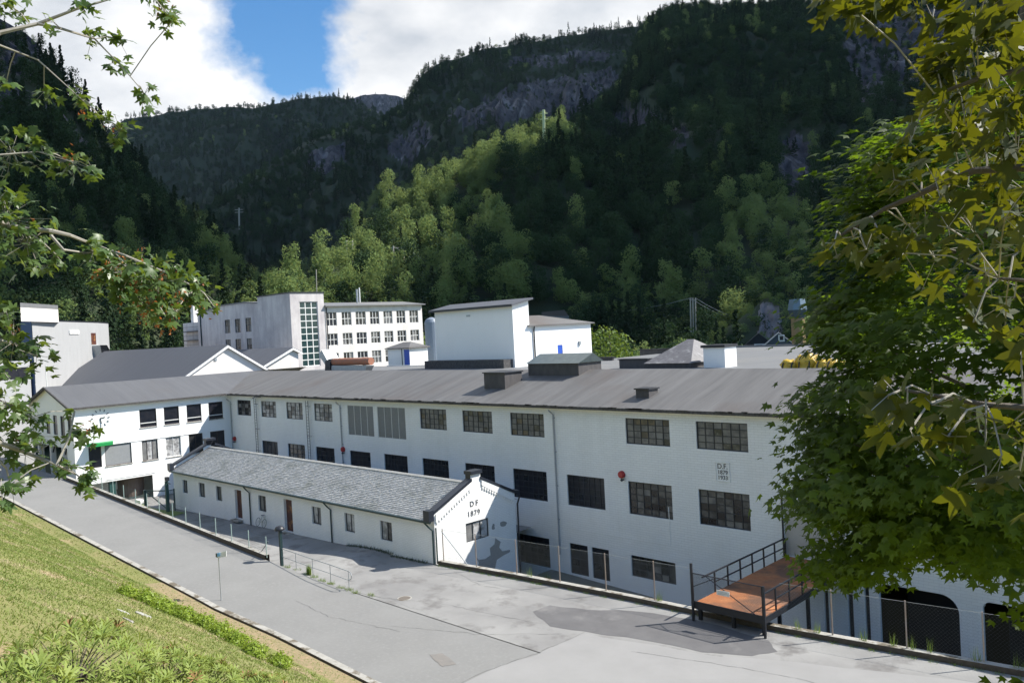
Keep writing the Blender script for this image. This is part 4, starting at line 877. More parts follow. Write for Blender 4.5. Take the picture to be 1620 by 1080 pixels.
for a, b in (((-.52, .34), (-.1, .32)), ((-.1, .32), (-.2, .8)), ((-.52, .34), (-.18, .7)), ((-.1, .32), (.35, .72)), ((-.18, .72), (.33, .8)), ((.52, .34), (.33, .9))): mb.tube([P_(*a), P_(*b)], .02, 5)
mb.build('bike_frame', mat('cream_paint', (.5, .5, .42), .5), BC); MB().box(P_(-.34, .84), (BX - .08, BYy + .42, BZ + .9)).build('saddle', M_dark, BC); MB().tube([P_(.33, .9), P_(.3, .98), (BX + .2, BYy + .1, BZ + 1.0)], .018, 5).build('handlebar', M_galv, BC)

# ================================================================ buildings behind
def gablehouse(nm, label, X, Yl, Yr, zl_, zr_, Ym, zm, Xb, mroof, ext=0):
    t = thing(nm, label, 'building', (X - 5, Ym, 8))
    mb = MB(); mb.prism([(X, Yl, 5), (X, Yr, 5), (X, Yr, zr_), (X, Ym, zm), (X, Yl, zl_)], (Xb - X, 0, 0)); mb.build('wall', M_cream, t)
    mb = MB(); s1 = (zm - zl_) / (Ym - Yl)
    mb.prism([(X + .35, Yl - .5, zl_ - .5 * s1 + .1), (X + .35, Ym, zm + .1), (X + .35, Ym, zm + .3), (X + .35, Yl - .5, zl_ - .5 * s1 + .3)], (Xb - X - .6, 0, 0)); s2 = (zm - zr_) / (Yr - Ym)
    mb.prism([(X + .351, Ym, zm + .1), (X + .351, Yr + .5, zr_ - .5 * s2 + .1), (X + .351, Yr + .5, zr_ - .5 * s2 + .3), (X + .351, Ym, zm + .3)], (Xb - X - .6, 0, 0)); r_ = mb.build('roof', mroof, t)
    mb = MB()
    for (ya, za, yb_, zb_) in ((Yl - .5, zl_ - .5 * s1, Ym, zm), (Yr + .5, zr_ - .5 * s2, Ym, zm)): mb.prism([(X + .355, ya, za - .1), (X + .355, yb_, zb_ - .1), (X + .355, yb_, zb_ + .2), (X + .355, ya, za + .2)], (.08, 0, 0))
    mb.build('barge_board', M_office, r_); return t
g1_ = gablehouse('gabled_hall', 'cream gabled hall with wide dark slate blue roof behind the office wing', -105, 44, 58.5, 9.9, 10.6, 51.95, 14.75, -150, M_roofb)
MB().box((-104.98, 49.0 + 1.1, 13.0), (-104.9, 50.45, 13.35)).build('wall_vent', M_galv, g1_)
a = aX(461.7, 552.3, -107.5); b = aX(425, 575, -107.5); sl2 = (a[2] - b[2]) / (a[1] - b[1])
gablehouse('gabled_shed', 'white gabled shed with steep black roof squeezed between the cream hall and stair tower', -107.5, b[1] - 1.5, a[1] + 1.0, b[2] - 1.5 * sl2, a[2] - .5, a[1], a[2], -125, M_roofb)
# stair tower office block
TB = thing('stair_tower_building', 'pale weathered office block with tall glazed stair tower and three rows of windows', 'building', (-120, 75, 0))
TX_ = -116.; mb = MB()
tg = hX(470.8, 477, 502, 581, TX_); tg = (70.05, 73.4, 10.9, tg[3])
wall(mb, 'X', TX_, 68.4, 74.6, 0, 22.7, [tg], .25); xe = aY(406.7, 470, 68.4)[0]
mb.poly([(TX_, 68.4, 0), (xe, 68.4, 0), (xe, 68.4, 22.7), (TX_, 68.4, 22.7)]); mb.poly([(xe, 68.4, 0), (xe, 74.6, 0), (xe, 74.6, 22.7), (xe, 68.4, 22.7)]); mb.poly([(TX_, 74.6, 0), (xe, 74.6, 0), (xe, 74.6, 22.7), (TX_, 74.6, 22.7)])
mb.build('tower_wall', M_conc, TB)
MB().box((xe - .1, 68.3, 22.7), (TX_ + .1, 74.7, 22.9)).build('tower_cap', M_dark, TB)
window(TB, 'X', TX_, tg, 3, 10, M_framew, mat('teal_glass', (.012, .035, .04), .15, (.03, .06, .06), 1.5, .3), .18, bar=.14, fr=.12, name='stair_window')
rows = []; mb = MB(); hs = []
W1 = [((970, 193), (1033, 265)), ((1057, 192), (1115, 262)), ((1135, 191), (1195, 259)), ((1215, 190), (1270, 257)), ((1290, 188), (1343, 255)), ((1363, 187), (1415, 253)), ((1435, 185), (1487, 250))]
for (p, q_) in W1:
    A = aX(*z2(*p), TX_ - .15); B = aX(*z2(*q_), TX_ - .15); y0, y1 = A[1], B[1]
    hs.append((y0, y1, 17.25, 19.55)); hs.append((y0, y1, 14.0, 16.0)); hs.append((y0, y1, 10.6, 12.75))
YE = aX(667, 484, TX_ - .15)[1]
wall(mb, 'X', TX_ - .15, 74.6, YE, 0, 20.45, hs, .2); mb.poly([(TX_ - .15, YE, 0), (TX_ - 12, YE, 0), (TX_ - 12, YE, 20.4), (TX_ - .15, YE, 20.4)])
mb.build('wing_wall', M_cream, TB)
for h in hs: window(TB, 'X', TX_ - .15, h, 3, 2, M_framew, G_mid if random.random() < .6 else G_dark, .14, bar=.09, fr=.07)
mb = MB(); mb.box((TX_ - 12.5, 74.61, 20.45), (TX_ + .5, YE + .4, 20.62)); mb.prism([(TX_ + .48, 74.62, 20.625), (TX_ - 6, 74.62, 21.4), (TX_ - 12.4, 74.62, 20.625)], (0, YE - 74.3, 0)); rf = mb.build('wing_roof', M_roofflat, TB)
MB().tube([(TX_ - 4, 84, 21), (TX_ - 4, 84, 23.6)], .18, 8).build('chimney_pipe', M_galv, rf)
MB().tube([(TX_ + .02, 75.0, 20.3), (TX_ + .02, 75.0, 5)], .09).build('downspout', M_dark, TB)
# rear gable facing the yard
BY = 69.2; lx = aY(278, 520, BY)[0]; lz = aY(278, 512, BY)[2]; mx_, mz_ = aY(388, 479, BY)[[0, 2]]; sx_, sz_ = aY(312, 498, BY)[[0, 2]]; rxz = aY(407, 481, BY)
hs = [HY(z1, a, b, c, d, BY) for (a, b, c, d) in ((1066, 318, 1094, 380), (1114, 314, 1142, 377), (1164, 309, 1194, 373), (1070, 412, 1098, 470), (1117, 409, 1146, 468), (1170, 406, 1198, 464))]
mb = MB(); wall(mb, 'Y', BY, sx_, xe, 0, sz_, [h for h in hs if h[3] < sz_], .2)
mb.poly([(sx_, BY, sz_), (xe, BY, sz_), (xe, BY, rxz[2]), (mx_, BY, mz_), ((mx_ + sx_) / 2, BY, (mz_ + sz_) / 2 + .5)])
mb.box((lx, BY + 1.5, 0), (sx_, BY + 12, lz)); mb.poly([(sx_, BY, 0), (sx_, BY + 12, 0), (sx_, BY + 12, sz_), (sx_, BY, sz_)])
mb.build('rear_wall', M_conc, TB)
for h in hs:
    if h[3] < sz_: window(TB, 'Y', BY, h, 2, 2, M_frame, G_mid, .12, bar=.07, name='rear_window')
mb = MB(); mb.prism([(sx_ - .3, BY - .2, sz_ + .02), ((mx_ + sx_) / 2, BY - .2, (mz_ + sz_) / 2 + .52), (mx_, BY - .2, mz_ + .02), (xe, BY - .2, rxz[2] + .02), (xe, BY - .2, rxz[2] + .2), (mx_, BY - .2, mz_ + .2), ((mx_ + sx_) / 2, BY - .2, (mz_ + sz_) / 2 + .7), (sx_ - .3, BY - .2, sz_ + .2)], (0, 12, 0)); mb.build('rear_roof', M_roofflat, TB)
MB().tube([(sx_ + 1.4, BY - .1, sz_), (sx_ + 1.4, BY - .1, 5)], .12).build('downspout', M_pipe, TB)
cp = aY(312, 489, BY + 3); MB().box((cp[0] - .8, BY + 2, 15), (cp[0] + .4, BY + 3.2, cp[2] + .8)).build('chimney', M_cream, TB)
mb = MB()
for k in range(3): z = aY(300, 525 + k * 14, BY)[2]; mb.box((lx + 1.5, BY + .4, z), (sx_ - .1, BY + 1.5, z + .15)); mb.box((lx + 1.5, BY + .4, z + .9), (sx_ - .1, BY + .46, z + .96))
mb.build('balcony', M_dark, TB)
# silver tank behind the hall
t_ = aD(683, 520, 118); TK = MB().lathe((t_[0], t_[1], 0), [(1.0, 0), (1.0, aD(683, 505, 118)[2] - .4), (.8, aD(683, 505, 118)[2]), (.2, aD(683, 505, 118)[2] + .3)], 20).build('silver_tank', mat('grey_tank_steel', (.18, .22, .27), .5), smooth=False)
tag(TK, 'tall narrow silver tank between the stair tower building and white roof house', 'tank')
fp = aD(569, 470, 150); FP = MB().tube([(fp[0], fp[1], 0), (fp[0], fp[1], aD(569, 455, 150)[2])], .12, 8).build('white_mast', M_framew); tag(FP, 'short white mast rising behind the office block roof', 'mast')
# grey panel-clad building at the left
GP = thing('panel_clad_building', 'grey panel clad building with outside stair and white upper storey at the left', 'building', tuple(aD(100, 590, 130)))
q6 = lambda x, y: (x / 6, 460 + y / 6)
def corner(px, pyt, ztop):
    d = ray(px, pyt); t = (ztop - 15) / d[2]; return CAM + d * t
ZT = 20.2; A = corner(50.3, 507.5, ZT); B = corner(154, 510.8, ZT); C_ = corner(171, 506.7, ZT); C_ = aD(171, 508, math.hypot(B[0], B[1]) + 7); back = (Vector((A[0], A[1], 0)).normalized()) * 14
def vwall(mb, P, Q, zb, zt_): mb.poly([(P[0], P[1], zb), (Q[0], Q[1], zb), (Q[0], Q[1], zt_), (P[0], P[1], zt_)])
mb = MB(); mb.prism([(A[0], A[1], 2), (B[0], B[1], 2), (C_[0], C_[1], 2), (C_[0] + back.x, C_[1] + back.y, 2), (A[0] + back.x, A[1] + back.y, 2)], (0, 0, ZT - 2)); mb.build('wall', M_panel, GP)
mb = MB(); mb.prism([(A[0], A[1], ZT + .004), (B[0], B[1], ZT + .004), (C_[0], C_[1], ZT + .004), (C_[0] + back.x, C_[1] + back.y, ZT + .004), (A[0] + back.x, A[1] + back.y, ZT + .004)], (0, 0, .25)); mb.build('roof_edge', M_dark, GP)
U = (Vector(B) - Vector(A)); U.z = 0; Ln = U.length; U.normalize(); NN = Vector((U.y, -U.x, 0))
if NN.dot(Vector(A)) > 0: NN = -NN
def onface(px, py):
    d = Vector(ray(px, py)); t = (Vector((A[0], A[1], 15)) - Vector(CAM)).dot(NN) / d.dot(NN); p = Vector(CAM) + d * t; return p
def facebox(name, p, q_, m, out=.05, parent=GP):
    a = onface(*p); b = onface(*q_); mb = MB(); b0 = Vector((b.x, b.y, 0)); a0 = Vector((a.x, a.y, 0))
    mb.prism([a0 + Vector((0, 0, b.z)), b0 + Vector((0, 0, b.z)), b0 + Vector((0, 0, a.z)), a0 + Vector((0, 0, a.z))], NN * out); return mb.build(name, m, parent)
facebox('door', q6(862, 400), q6(912, 508), M_door); facebox('sign_panel', q6(652, 372), q6(745, 410), M_framew, .15)
a, b, c, d = [onface(*q6(*p)) for p in ((872, 520), (920, 745), (1050, 715), (935, 520))]
mb = MB(); mb.prism([a, d, c, b], NN * 1.4); stw = mb.build('outside_stair', M_galv, GP)
mb = MB()
for k in range(14):
    t = k / 13; mb.tube([a.lerp(d, t) + NN * 1.45, b.lerp(c, t) + NN * 1.45], .05, 4); mb.tube([a.lerp(b, t) + NN * 1.45, d.lerp(c, t) + NN * 1.45], .05, 4)
mb.build('lattice', M_dark, stw)
P0 = aD(33, 500, 140); P1 = aD(92.5, 500, 150); zt_ = aD(60, 488, 145)[2]; zr_ = aD(60, 481, 145)[2]
zq = aD(60, 509, 145)[2]; mb = MB(); bk = back * .6; mb.prism([(P0[0], P0[1], zq), (P1[0], P1[1], zq), (P1[0] + bk.x, P1[1] + bk.y, zq), (P0[0] + bk.x, P0[1] + bk.y, zq)], (0, 0, zt_ - zq)); mb.build('upper_storey', M_cream, GP)
q0, q1 = aD(33, 520, 128), aD(50.2, 520, 126); zb2 = aD(40, 509, 127)[2]; mb = MB(); mb.prism([(q0[0], q0[1], 2), (q1[0], q1[1], 2), (q1[0] + bk.x * 2.2, q1[1] + bk.y * 2.2, 2), (q0[0] + bk.x * 2.2, q0[1] + bk.y * 2.2, 2)], (0, 0, zb2 - 2)); mb.build('blue_side_bay', mat('dark_blue_cladding', (.03, .06, .14), .6), GP)
mb = MB(); mb.prism([(P0[0], P0[1], zt_ + .01), (P1[0], P1[1], zt_ + .01), (P1[0] + bk.x, P1[1] + bk.y, zt_ + .01), (P0[0] + bk.x, P0[1] + bk.y, zt_ + .01)], (0, 0, zr_ - zt_)); mb.build('upper_roof', M_roofflat, GP)
P0 = aD(-60, 580, 112); P1 = aD(47, 580, 118)
mb = MB(); bk = back * 1.2; zz = aD(20, 572, 115)[2]; mb.prism([(P0[0], P0[1], 0), (P1[0], P1[1], 0), (P1[0] + bk.x, P1[1] + bk.y, 0), (P0[0] + bk.x, P0[1] + bk.y, 0)], (0, 0, zz)); lb = mb.build('side_wing', M_panel, GP)
U2 = (Vector(P1) - Vector(P0)); U2.z = 0; U2.normalize(); N2 = Vector((U2.y, -U2.x, 0)); 
if N2.dot(Vector(P0)) > 0: N2 = -N2
za_, zb_ = aD(20, 600, 115)[2], aD(20, 582, 115)[2]
mb = MB(); a_ = Vector((P0[0], P0[1], 0)); b_ = Vector((P1[0], P1[1], 0)) - U2 * .3; mb.prism([a_ + Vector((0, 0, za_)), b_ + Vector((0, 0, za_)), b_ + Vector((0, 0, zb_)), a_ + Vector((0, 0, zb_))], N2 * .05); mb.build('ribbon_window', G_dark, GP)
# low gravel-roofed building between
LG = thing('low_annex', 'low annex with pale gravel roof tucked behind the office gable', 'building', tuple(aZ(90, 600, 11.2)))
pts = [aZ(*p, 9.2) for p in ((20, 618), (102, 593), (168, 590.5), (170, 616), (75, 622))]
MB().prism([(p[0], p[1], 2) for p in pts], (0, 0, 7.0)).build('wall', M_cream, LG); MB().prism([(p[0], p[1], 9.004) for p in pts], (0, 0, .2)).build('roof', M_rough, LG)
fp = (-98.38, 27.9, RZ); MB_ = MB().tube([fp, (fp[0], fp[1], RZ + 2.4)], .045, 7); tag(MB_.build('flagpole', M_framew), 'thin white flagpole on the office gable ridge', 'flagpole')
# houses and silo beyond
def house(label, pxl, pxr, pyt, pye, dist, mw, mr, win, band=None):
    A = aD(pxl, pye, dist); B = aD(pxr, pye, dist); T_ = aD((pxl + pxr) / 2, pyt, dist); t = thing('gabled_house', label, 'house', tuple(A))
    bk = Vector((A[0], A[1], 0)).normalized() * 9; ze = A[2]; a0 = Vector((A[0], A[1], 0)); b0 = Vector((B[0], B[1], 0)); m0 = (a0 + b0) / 2
    zz = Vector((0, 0, 1)); MB().prism([a0 - zz * 3, b0 - zz * 3, b0 + zz * ze, m0 + zz * T_[2], a0 + zz * ze], bk).build('wall', mw, t)
    n = -bk.normalized() * .4; u = (b0 - a0).normalized() * .4
    mb = MB()
    for e_ in (a0 - u, b0 + u): mb.prism([e_ + n + zz * (ze - .3), m0 + n + zz * T_[2], m0 + n + zz * (T_[2] + .25), e_ + n + zz * (ze - .05)], bk * 1.1)
    mb.build('roof', mr, t)
    n2 = -bk.normalized()
    if band: 
        h_ = aD(pxl, band, dist)[2]; MB().prism([a0 + n2 * .01 - zz * 3, b0 + n2 * .01 - zz * 3, b0 + n2 * .01 + zz * h_, a0 + n2 * .01 + zz * h_], n2 * .05).build('lower_wall', M_panel, t)
    for (x0, y0, x1, y1) in win:
        P = aD(x0, y0, dist); Q = aD(x1, y1, dist); p0 = Vector((P[0], P[1], 0)) + n2 * .08; q0 = Vector((Q[0], Q[1], 0)) + n2 * .08
        w_ = MB().prism([p0 + zz * Q[2], q0 + zz * Q[2], q0 + zz * P[2], p0 + zz * P[2]], n2 * .06).build('window_frame', M_framew, t); k = .22
        d_ = (q0 - p0); MB().prism([p0 + d_ * k + n2 * .065 + zz * (Q[2] + (P[2] - Q[2]) * k), p0 + d_ * (1 - k) + n2 * .065 + zz * (Q[2] + (P[2] - Q[2]) * k), p0 + d_ * (1 - k) + n2 * .065 + zz * (Q[2] + (P[2] - Q[2]) * (1 - k)), p0 + d_ * k + n2 * .065 + zz * (Q[2] + (P[2] - Q[2]) * (1 - k))], n2 * .02).build('pane', G_dark, w_)
M_navy = mat('navy_cladding', (.05, .07, .09), .7)
house('dark slate blue gabled house with white triangular gable window beside the silo', 1212, 1254, 527, 545, 250, M_navy, M_galv, [(1231, 529.5, 1241.5, 540)], 547)
house('black house with one wide white window below the bare rock face', 1180, 1222, 528, 546, 262, mat('black_cladding', (.015, .016, .02), .7), M_dark, [(1193, 544, 1210, 550)])
a = aD(1262, 500, 225); sc_ = 225 / 1296 / math.cos(math.atan((1262 - 810) / 1296)) ; zt_ = aD(1262, 473, 225)[2]; zm_ = aD(1262, 490, 225)[2]; zb_ = aD(1262, 503, 225)[2]; rr = 15.5 * 225 / 1377
SI = thing('silo', 'blue grey faceted metal silo head on a tan column beyond the roofs', 'silo', (a[0], a[1], -5))
MB().lathe((a[0], a[1], 0), [(rr * .8, zt_), (rr, zm_)], 8).build('silo_head', mat('silo_metal', (.16, .22, .27), .5, metal=.3), SI); MB().lathe((a[0], a[1], 0), [(rr * .97, zm_ - .01), (rr * .72, zb_)], 8).build('silo_cone', mat('silo_metal_low', (.07, .09, .11), .6), SI)
MB().lathe((a[0], a[1], 0), [(rr * .68, zb_ - .01), (rr * .68, -5)], 12).build('column', mat('tan_column', (.30, .20, .10), .8), SI)
# black gabled roof peeping over the wing
hs_ = aD(882, 499, 120); a = aD(857, 499, 120); b = aD(900, 499, 120); tp = aD(893, 490, 120)
t = thing('black_roof_house', 'small black roofed house peeping over the low white wing', 'house', tuple(a)); bk = Vector((a[0], a[1], 0)).normalized() * 5
MB().prism([(a[0], a[1], 8), (b[0], b[1], 8), (b[0], b[1], b[2]), (a[0], a[1], a[2])], bk).build('wall', M_navy, t)
MB().prism([(a[0], a[1], a[2]), (b[0], b[1], b[2] - .1), (tp[0], tp[1], tp[2]), (a[0], a[1], tp[2] - .15)], bk * 1.05).build('roof', M_dark, t)
#PART3
# ================================================================ mountains
def fbm(x, y, z=0., o=5): return noise.fractal(Vector((x, y, z)), .9, 2.1, o)
def inpoly(x, y, poly):
    c = False; j = len(poly) - 1
    for i in range(len(poly)):
        xi, yi = poly[i]; xj, yj = poly[j]
        if (yi > y) != (yj > y) and x < (xj - xi) * (y - yi) / (yj - yi) + xi: c = not c
        j = i
    return c
FOREST = []     # (x,y,z,scale,kind)
def mountain(name, crest, base, rows, rough, rocks=(), sp=6., kinds=(.5, .35, .15), ts=1., prof=1., back=500, step=4., tmin=0.02, m_rock=M_rock, fold=0.):
    xs = np.arange(crest[0][0], crest[-1][0] + .1, step); cx = [c[0] for c in crest]
    cyv = np.interp(xs, cx, [c[1] for c in crest]); cd = np.interp(xs, cx, [c[2] for c in crest]); bd = np.interp(xs, [b[0] for b in base], [b[1] for b in base])
    V = np.zeros((len(xs), rows + 6, 3)); RK = np.zeros((len(xs), rows + 6))
    for i, px in enumerate(xs):
        top = aD(px, cyv[i], cd[i]); d = np.array([top[0], top[1]]) / cd[i]
        for j in range(rows + 6):
            if j < rows:
                t = j / (rows - 1); rr_ = bd[i] + (cd[i] - bd[i]) * t; w = math.sin(math.pi * t)
                P = d * rr_; z = -6 + (top[2] + 6) * t ** prof
                nn = fbm(P[0] / 170, P[1] / 170, 1.3) * w * rough + fbm(P[0] / 45, P[1] / 45, 4.3, 3) * min(1, w * 2) * rough * .16
                z += nn + fold * w * math.sin(px / 38. + t * 3) 
                if j == rows - 1: z = top[2] + fbm(P[0] / 45, P[1] / 45, 4.3, 4) * rough * .05
            else:
                k = j - rows + 1; rr_ = cd[i] + back * k / 6; P = d * rr_; z = top[2] - back * .10 * (k / 6) * k
            V[i, j] = (P[0], P[1], max(z, -8))
    pxs, pys, _ = proj(V.reshape(-1, 3)); pxs = pxs.reshape(V.shape[:2]); pys = pys.reshape(V.shape[:2])
    for poly in rocks:
        for i in range(len(xs)):
            for j in range(rows):
                jx = 9 * fbm(pxs[i, j] / 22, pys[i, j] / 40, 7., 3); 
                if inpoly(pxs[i, j] + jx, pys[i, j] + jx * .7, poly): RK[i, j] = 1
    for i in range(len(xs)):
        for j in range(1, rows - 1):
            if RK[i, j]: k_ = 1 + .012 * fbm(xs[i] / 9., j / 5., 2.2, 3); V[i, j, :2] *= k_
    nj = rows + 6; ii, jj = np.meshgrid(np.arange(len(xs) - 1), np.arange(nj - 1), indexing='ij'); k = (ii * nj + jj).ravel()
    F = np.stack([k, k + nj, k + nj + 1, k + 1], 1)
    mi = (RK[:-1, :-1] + RK[1:, :-1] + RK[:-1, 1:] + RK[1:, 1:] > 1).astype(int).ravel()
    o = struct(fastmesh(name, V.reshape(-1, 3), F, [M_under, m_rock], midx=mi, smooth=True))
    # tree positions: by area on each visible cell
    a = V[:-1, :rows - 1]; b = V[1:, :rows - 1]; c = V[1:, 1:rows]; d_ = V[:-1, 1:rows]
    area = np.linalg.norm(np.cross(b - a, d_ - a), axis=2); fw = np.clip((pxs[:-1, :rows - 1] + 140) / 100, 0, 1) * np.clip((1800 - pxs[:-1, :rows - 1]) / 100, 0, 1) * (pys[:-1, :rows - 1] > -120)
    rk = (RK[:-1, :rows - 1] + RK[1:, 1:rows]) > 0
    exp_ = area / sp ** 2 * fw * np.where(rk, .26, 1.)
    cnt = rng.poisson(exp_); ai, aj = np.nonzero(cnt)
    for i, j in zip(ai, aj):
        for _ in range(cnt[i, j]):
            u, v = random.random(), random.random(); p = (a[i, j] * (1 - u) + b[i, j] * u) * (1 - v) + (d_[i, j] * (1 - u) + c[i, j] * u) * v
            n_ = fbm(p[0] / 60, p[1] / 60, 9., 3); r_ = random.random() + n_ * .5
            kd = 0 if r_ < kinds[0] else (1 if r_ < kinds[0] + kinds[1] else 2)
            s_ = ts * random.uniform(.6, 1.2) * (1 + .25 * n_) * (.55 if rk[i, j] else 1)
            FOREST.append((p[0], p[1], p[2] - .6, s_, kd))
    return o
M_under = mat('forest_floor', (.022, .038, .014), .95, (.035, .045, .02), .05, .5)
mountain('mountain_spur', [(440, 500, 260), (470, 478, 290), (500, 452, 315), (560, 385, 380), (600, 345, 420), (700, 305, 470), (790, 252, 520), (822, 236, 540), (870, 228, 560), (905, 205, 640), (940, 185, 760), (985, 135, 900), (1010, 68, 1000), (1030, 36, 1050), (1060, 18, 1080), (1110, 12, 1100), (1180, 16, 1100), (1300, 8, 1100), (1450, -10, 1100), (1700, -50, 1100), (1900, -90, 1050), (2300, -150, 900)],
         [(440, 215), (600, 235), (1000, 265), (1400, 270), (2300, 240)], 150, 46, rocks=[[(1335, 20), (1520, 10), (1500, 120), (1440, 150), (1360, 170), (1340, 90)], [(950, 190), (1010, 175), (1090, 205), (1080, 225), (1010, 215)], [(1225, 235), (1262, 210), (1290, 240), (1285, 300), (1250, 330), (1235, 280)]], sp=6.2, kinds=(.45, .42, .10), prof=1.05, step=5)
mountain('bare_rock_slope', [(1130, 528, 285), (1160, 512, 290), (1190, 490, 295), (1212, 470, 300), (1235, 474, 300), (1250, 488, 296), (1275, 512, 290), (1310, 530, 285)], [(1130, 268), (1310, 268)], 30, 5, rocks=[[(1186, 600), (1198, 500), (1212, 476), (1228, 480), (1240, 520), (1246, 600)]], sp=5, ts=.45, kinds=(.8, .2, 0), back=40, step=3, m_rock=M_rockn)
mountain('mountain_ridge', [(150, 470, 750), (250, 420, 880), (300, 372, 1000), (400, 282, 1150), (480, 228, 1250), (560, 200, 1300), (600, 192, 1350), (640, 168, 1400), (652, 140, 1450), (668, 118, 1460), (700, 100, 1500), (760, 80, 1520), (860, 62, 1560), (1010, 40, 1600), (1100, 20, 1700), (1250, 0, 1700)],
         [(150, 480), (600, 620), (1250, 900)], 90, 95, rocks=[[(690, 195), (760, 165), (840, 130), (975, 110), (985, 150), (940, 180), (860, 186), (760, 196)], [(800, 98), (900, 84), (975, 80), (970, 92), (860, 106), (800, 110)], [(480, 245), (545, 225), (545, 255), (500, 275)], [(610, 235), (660, 190), (690, 215), (640, 262)]], sp=8.4, kinds=(.15, .66, .19), ts=.95, prof=1.25, step=5)
mountain('far_mountain', [(60, 260, 2200), (150, 220, 2300), (200, 190, 2300), (260, 179, 2350), (340, 172, 2400), (420, 168, 2400), (470, 158, 2400), (500, 154, 2400), (530, 152, 2400), (560, 160, 2400), (600, 180, 2400), (660, 215, 2400), (760, 260, 2400)],
         [(60, 1200), (760, 1300)], 60, 130, rocks=[], sp=11.5, kinds=(.1, .75, .15), ts=1.1, prof=1.3, step=5)
mountain('farthest_mountain', [(480, 200, 3900), (540, 160, 4000), (575, 151, 4000), (610, 149, 4000), (640, 155, 4000), (700, 180, 4000), (760, 210, 4000)], [(480, 2900), (760, 2900)], 30, 90, rocks=[[(540, 160), (640, 155), (640, 200), (560, 200)]], sp=20, kinds=(.1, .5, .4), ts=1.4, step=5)
mountain('left_mountain', [(-500, -260, 560), (-300, -160, 560), (-100, -60, 560), (0, 30, 560), (40, 52, 560), (62, 72, 560), (80, 105, 560), (100, 140, 560), (130, 178, 565), (160, 215, 570), (200, 262, 570), (250, 320, 560), (300, 365, 530), (340, 405, 480), (380, 450, 420), (420, 488, 380), (470, 520, 330)],
         [(-500, 205), (0, 215), (300, 235), (470, 260)], 130, 34, rocks=[[(-100, -80), (0, 30), (40, 52), (62, 72), (82, 110), (70, 130), (40, 120), (0, 110), (-60, 60)], [(-20, 120), (60, 150), (120, 200), (150, 250), (120, 260), (60, 210), (0, 200)], [(120, 215), (180, 250), (190, 290), (150, 275)]], sp=6.2, kinds=(.28, .42, .30), prof=1.1, step=5)

# ---------------------------------------------------------------- trees that stand apart (also the models of the forest)
def crownmesh(name, kind, parent, m, h, rad, seed, n=26, per=30, leaf=.55, base=.18):
    g = np.random.default_rng(seed); o = np.array(parent.location); cs = []
    for k in range(n):
        if kind == 'con':
            t = (k + .5) / n; zc = h * (.12 + .88 * t); rr_ = rad * (1 - t) * g.uniform(.5, .95); a = g.uniform(0, 2 * np.pi); cs.append((rr_ * np.cos(a), rr_ * np.sin(a), zc, rad * .42 * (1 - t * .75)))
        else:
            u = g.normal(size=3); u /= np.linalg.norm(u); q_ = g.uniform(.35, .85); zc = h * (base + (1 - base) * (.5 + .5 * u[2] * q_)); tap = 1 - .35 * max(0, (zc / h - .6) / .4)
            cs.append((u[0] * rad * q_ * tap, u[1] * rad * q_ * tap, zc, rad * g.uniform(.30, .46)))
    V = []; 
    for (x, y, z, r_) in cs:
        u = g.normal(size=(per, 3)); u /= np.linalg.norm(u, axis=1)[:, None]; p = np.array((x, y, z)) + u * r_ * g.uniform(.75, 1.05, (per, 1)) * np.array((1, 1, .8 if kind != 'con' else .45))
        nrm = u + g.normal(0, .55, (per, 3)); nrm /= np.linalg.norm(nrm, axis=1)[:, None]
        t1 = np.cross(nrm, g.normal(size=(per, 3))); t1 /= np.linalg.norm(t1, axis=1)[:, None]; t2 = np.cross(nrm, t1); s = leaf * g.uniform(.6, 1.25, (per, 1))
        V.append(np.stack([p - t1 * s * .5, p + t2 * s * .38, p + t1 * s * .6, p - t2 * s * .42], 1))
    V = np.concatenate(V).reshape(-1, 3) + o
    return fastmesh(name, V, np.arange(len(V)).reshape(-1, 4), m, parent)
PROTO = []
def valleytree(nm, label, px, dist, zb, h, rad, kind, m, seed, leaf=.6, n=30, per=34, group=None):
    p = aD(px, 500, dist); t = thing(nm, label, 'tree', (p[0], p[1], zb), group)
    MB().tube([(p[0], p[1], zb), (p[0] + .2, p[1], zb + h * .4), (p[0], p[1] + .1, zb + h * .8)], [h * .022, h * .015, h * .005], 7).build('trunk', M_bark, t)
    c = crownmesh('crown', kind, t, m, h, rad, seed, n, per, leaf); return t, c
_, c0 = valleytree('birch_tree', 'light green round birch just right of the white roof house wing', 962, 150, 0, 16.5, 5.2, 'dec', mat('light_birch_foliage', (.085, .14, .02), .7, trans=.3, transcol=(.22, .30, .03)), 3, .5, 40, 46)
_, c1 = valleytree('birch_tree', 'grey green birch half hidden right of the light green birch', 1010, 165, -2, 14, 5.5, 'dec', M_fdec, 5)
_, c2 = valleytree('alder_tree', 'dark alder behind the flat roof between the light birch and roof light', 1062, 175, -2, 14, 5, 'dec', M_fdark, 8)
_, c3 = valleytree('spruce_tree', 'dark pointed spruce standing left of the stair tower on the spur edge', 525, 236, -2, 21, 3.6, 'con', M_fcon, 11, .8, 34, 26)
_, c4 = valleytree('birch_tree', 'tall narrow birch between the stair tower building and roof house', 672, 165, -2, 19, 4, 'dec', M_fdec, 14)
_, c5 = valleytree('alder_tree', 'round alder left of the stair tower above the shed roof', 440, 190, -2, 15, 5, 'dec', M_fdark, 17)
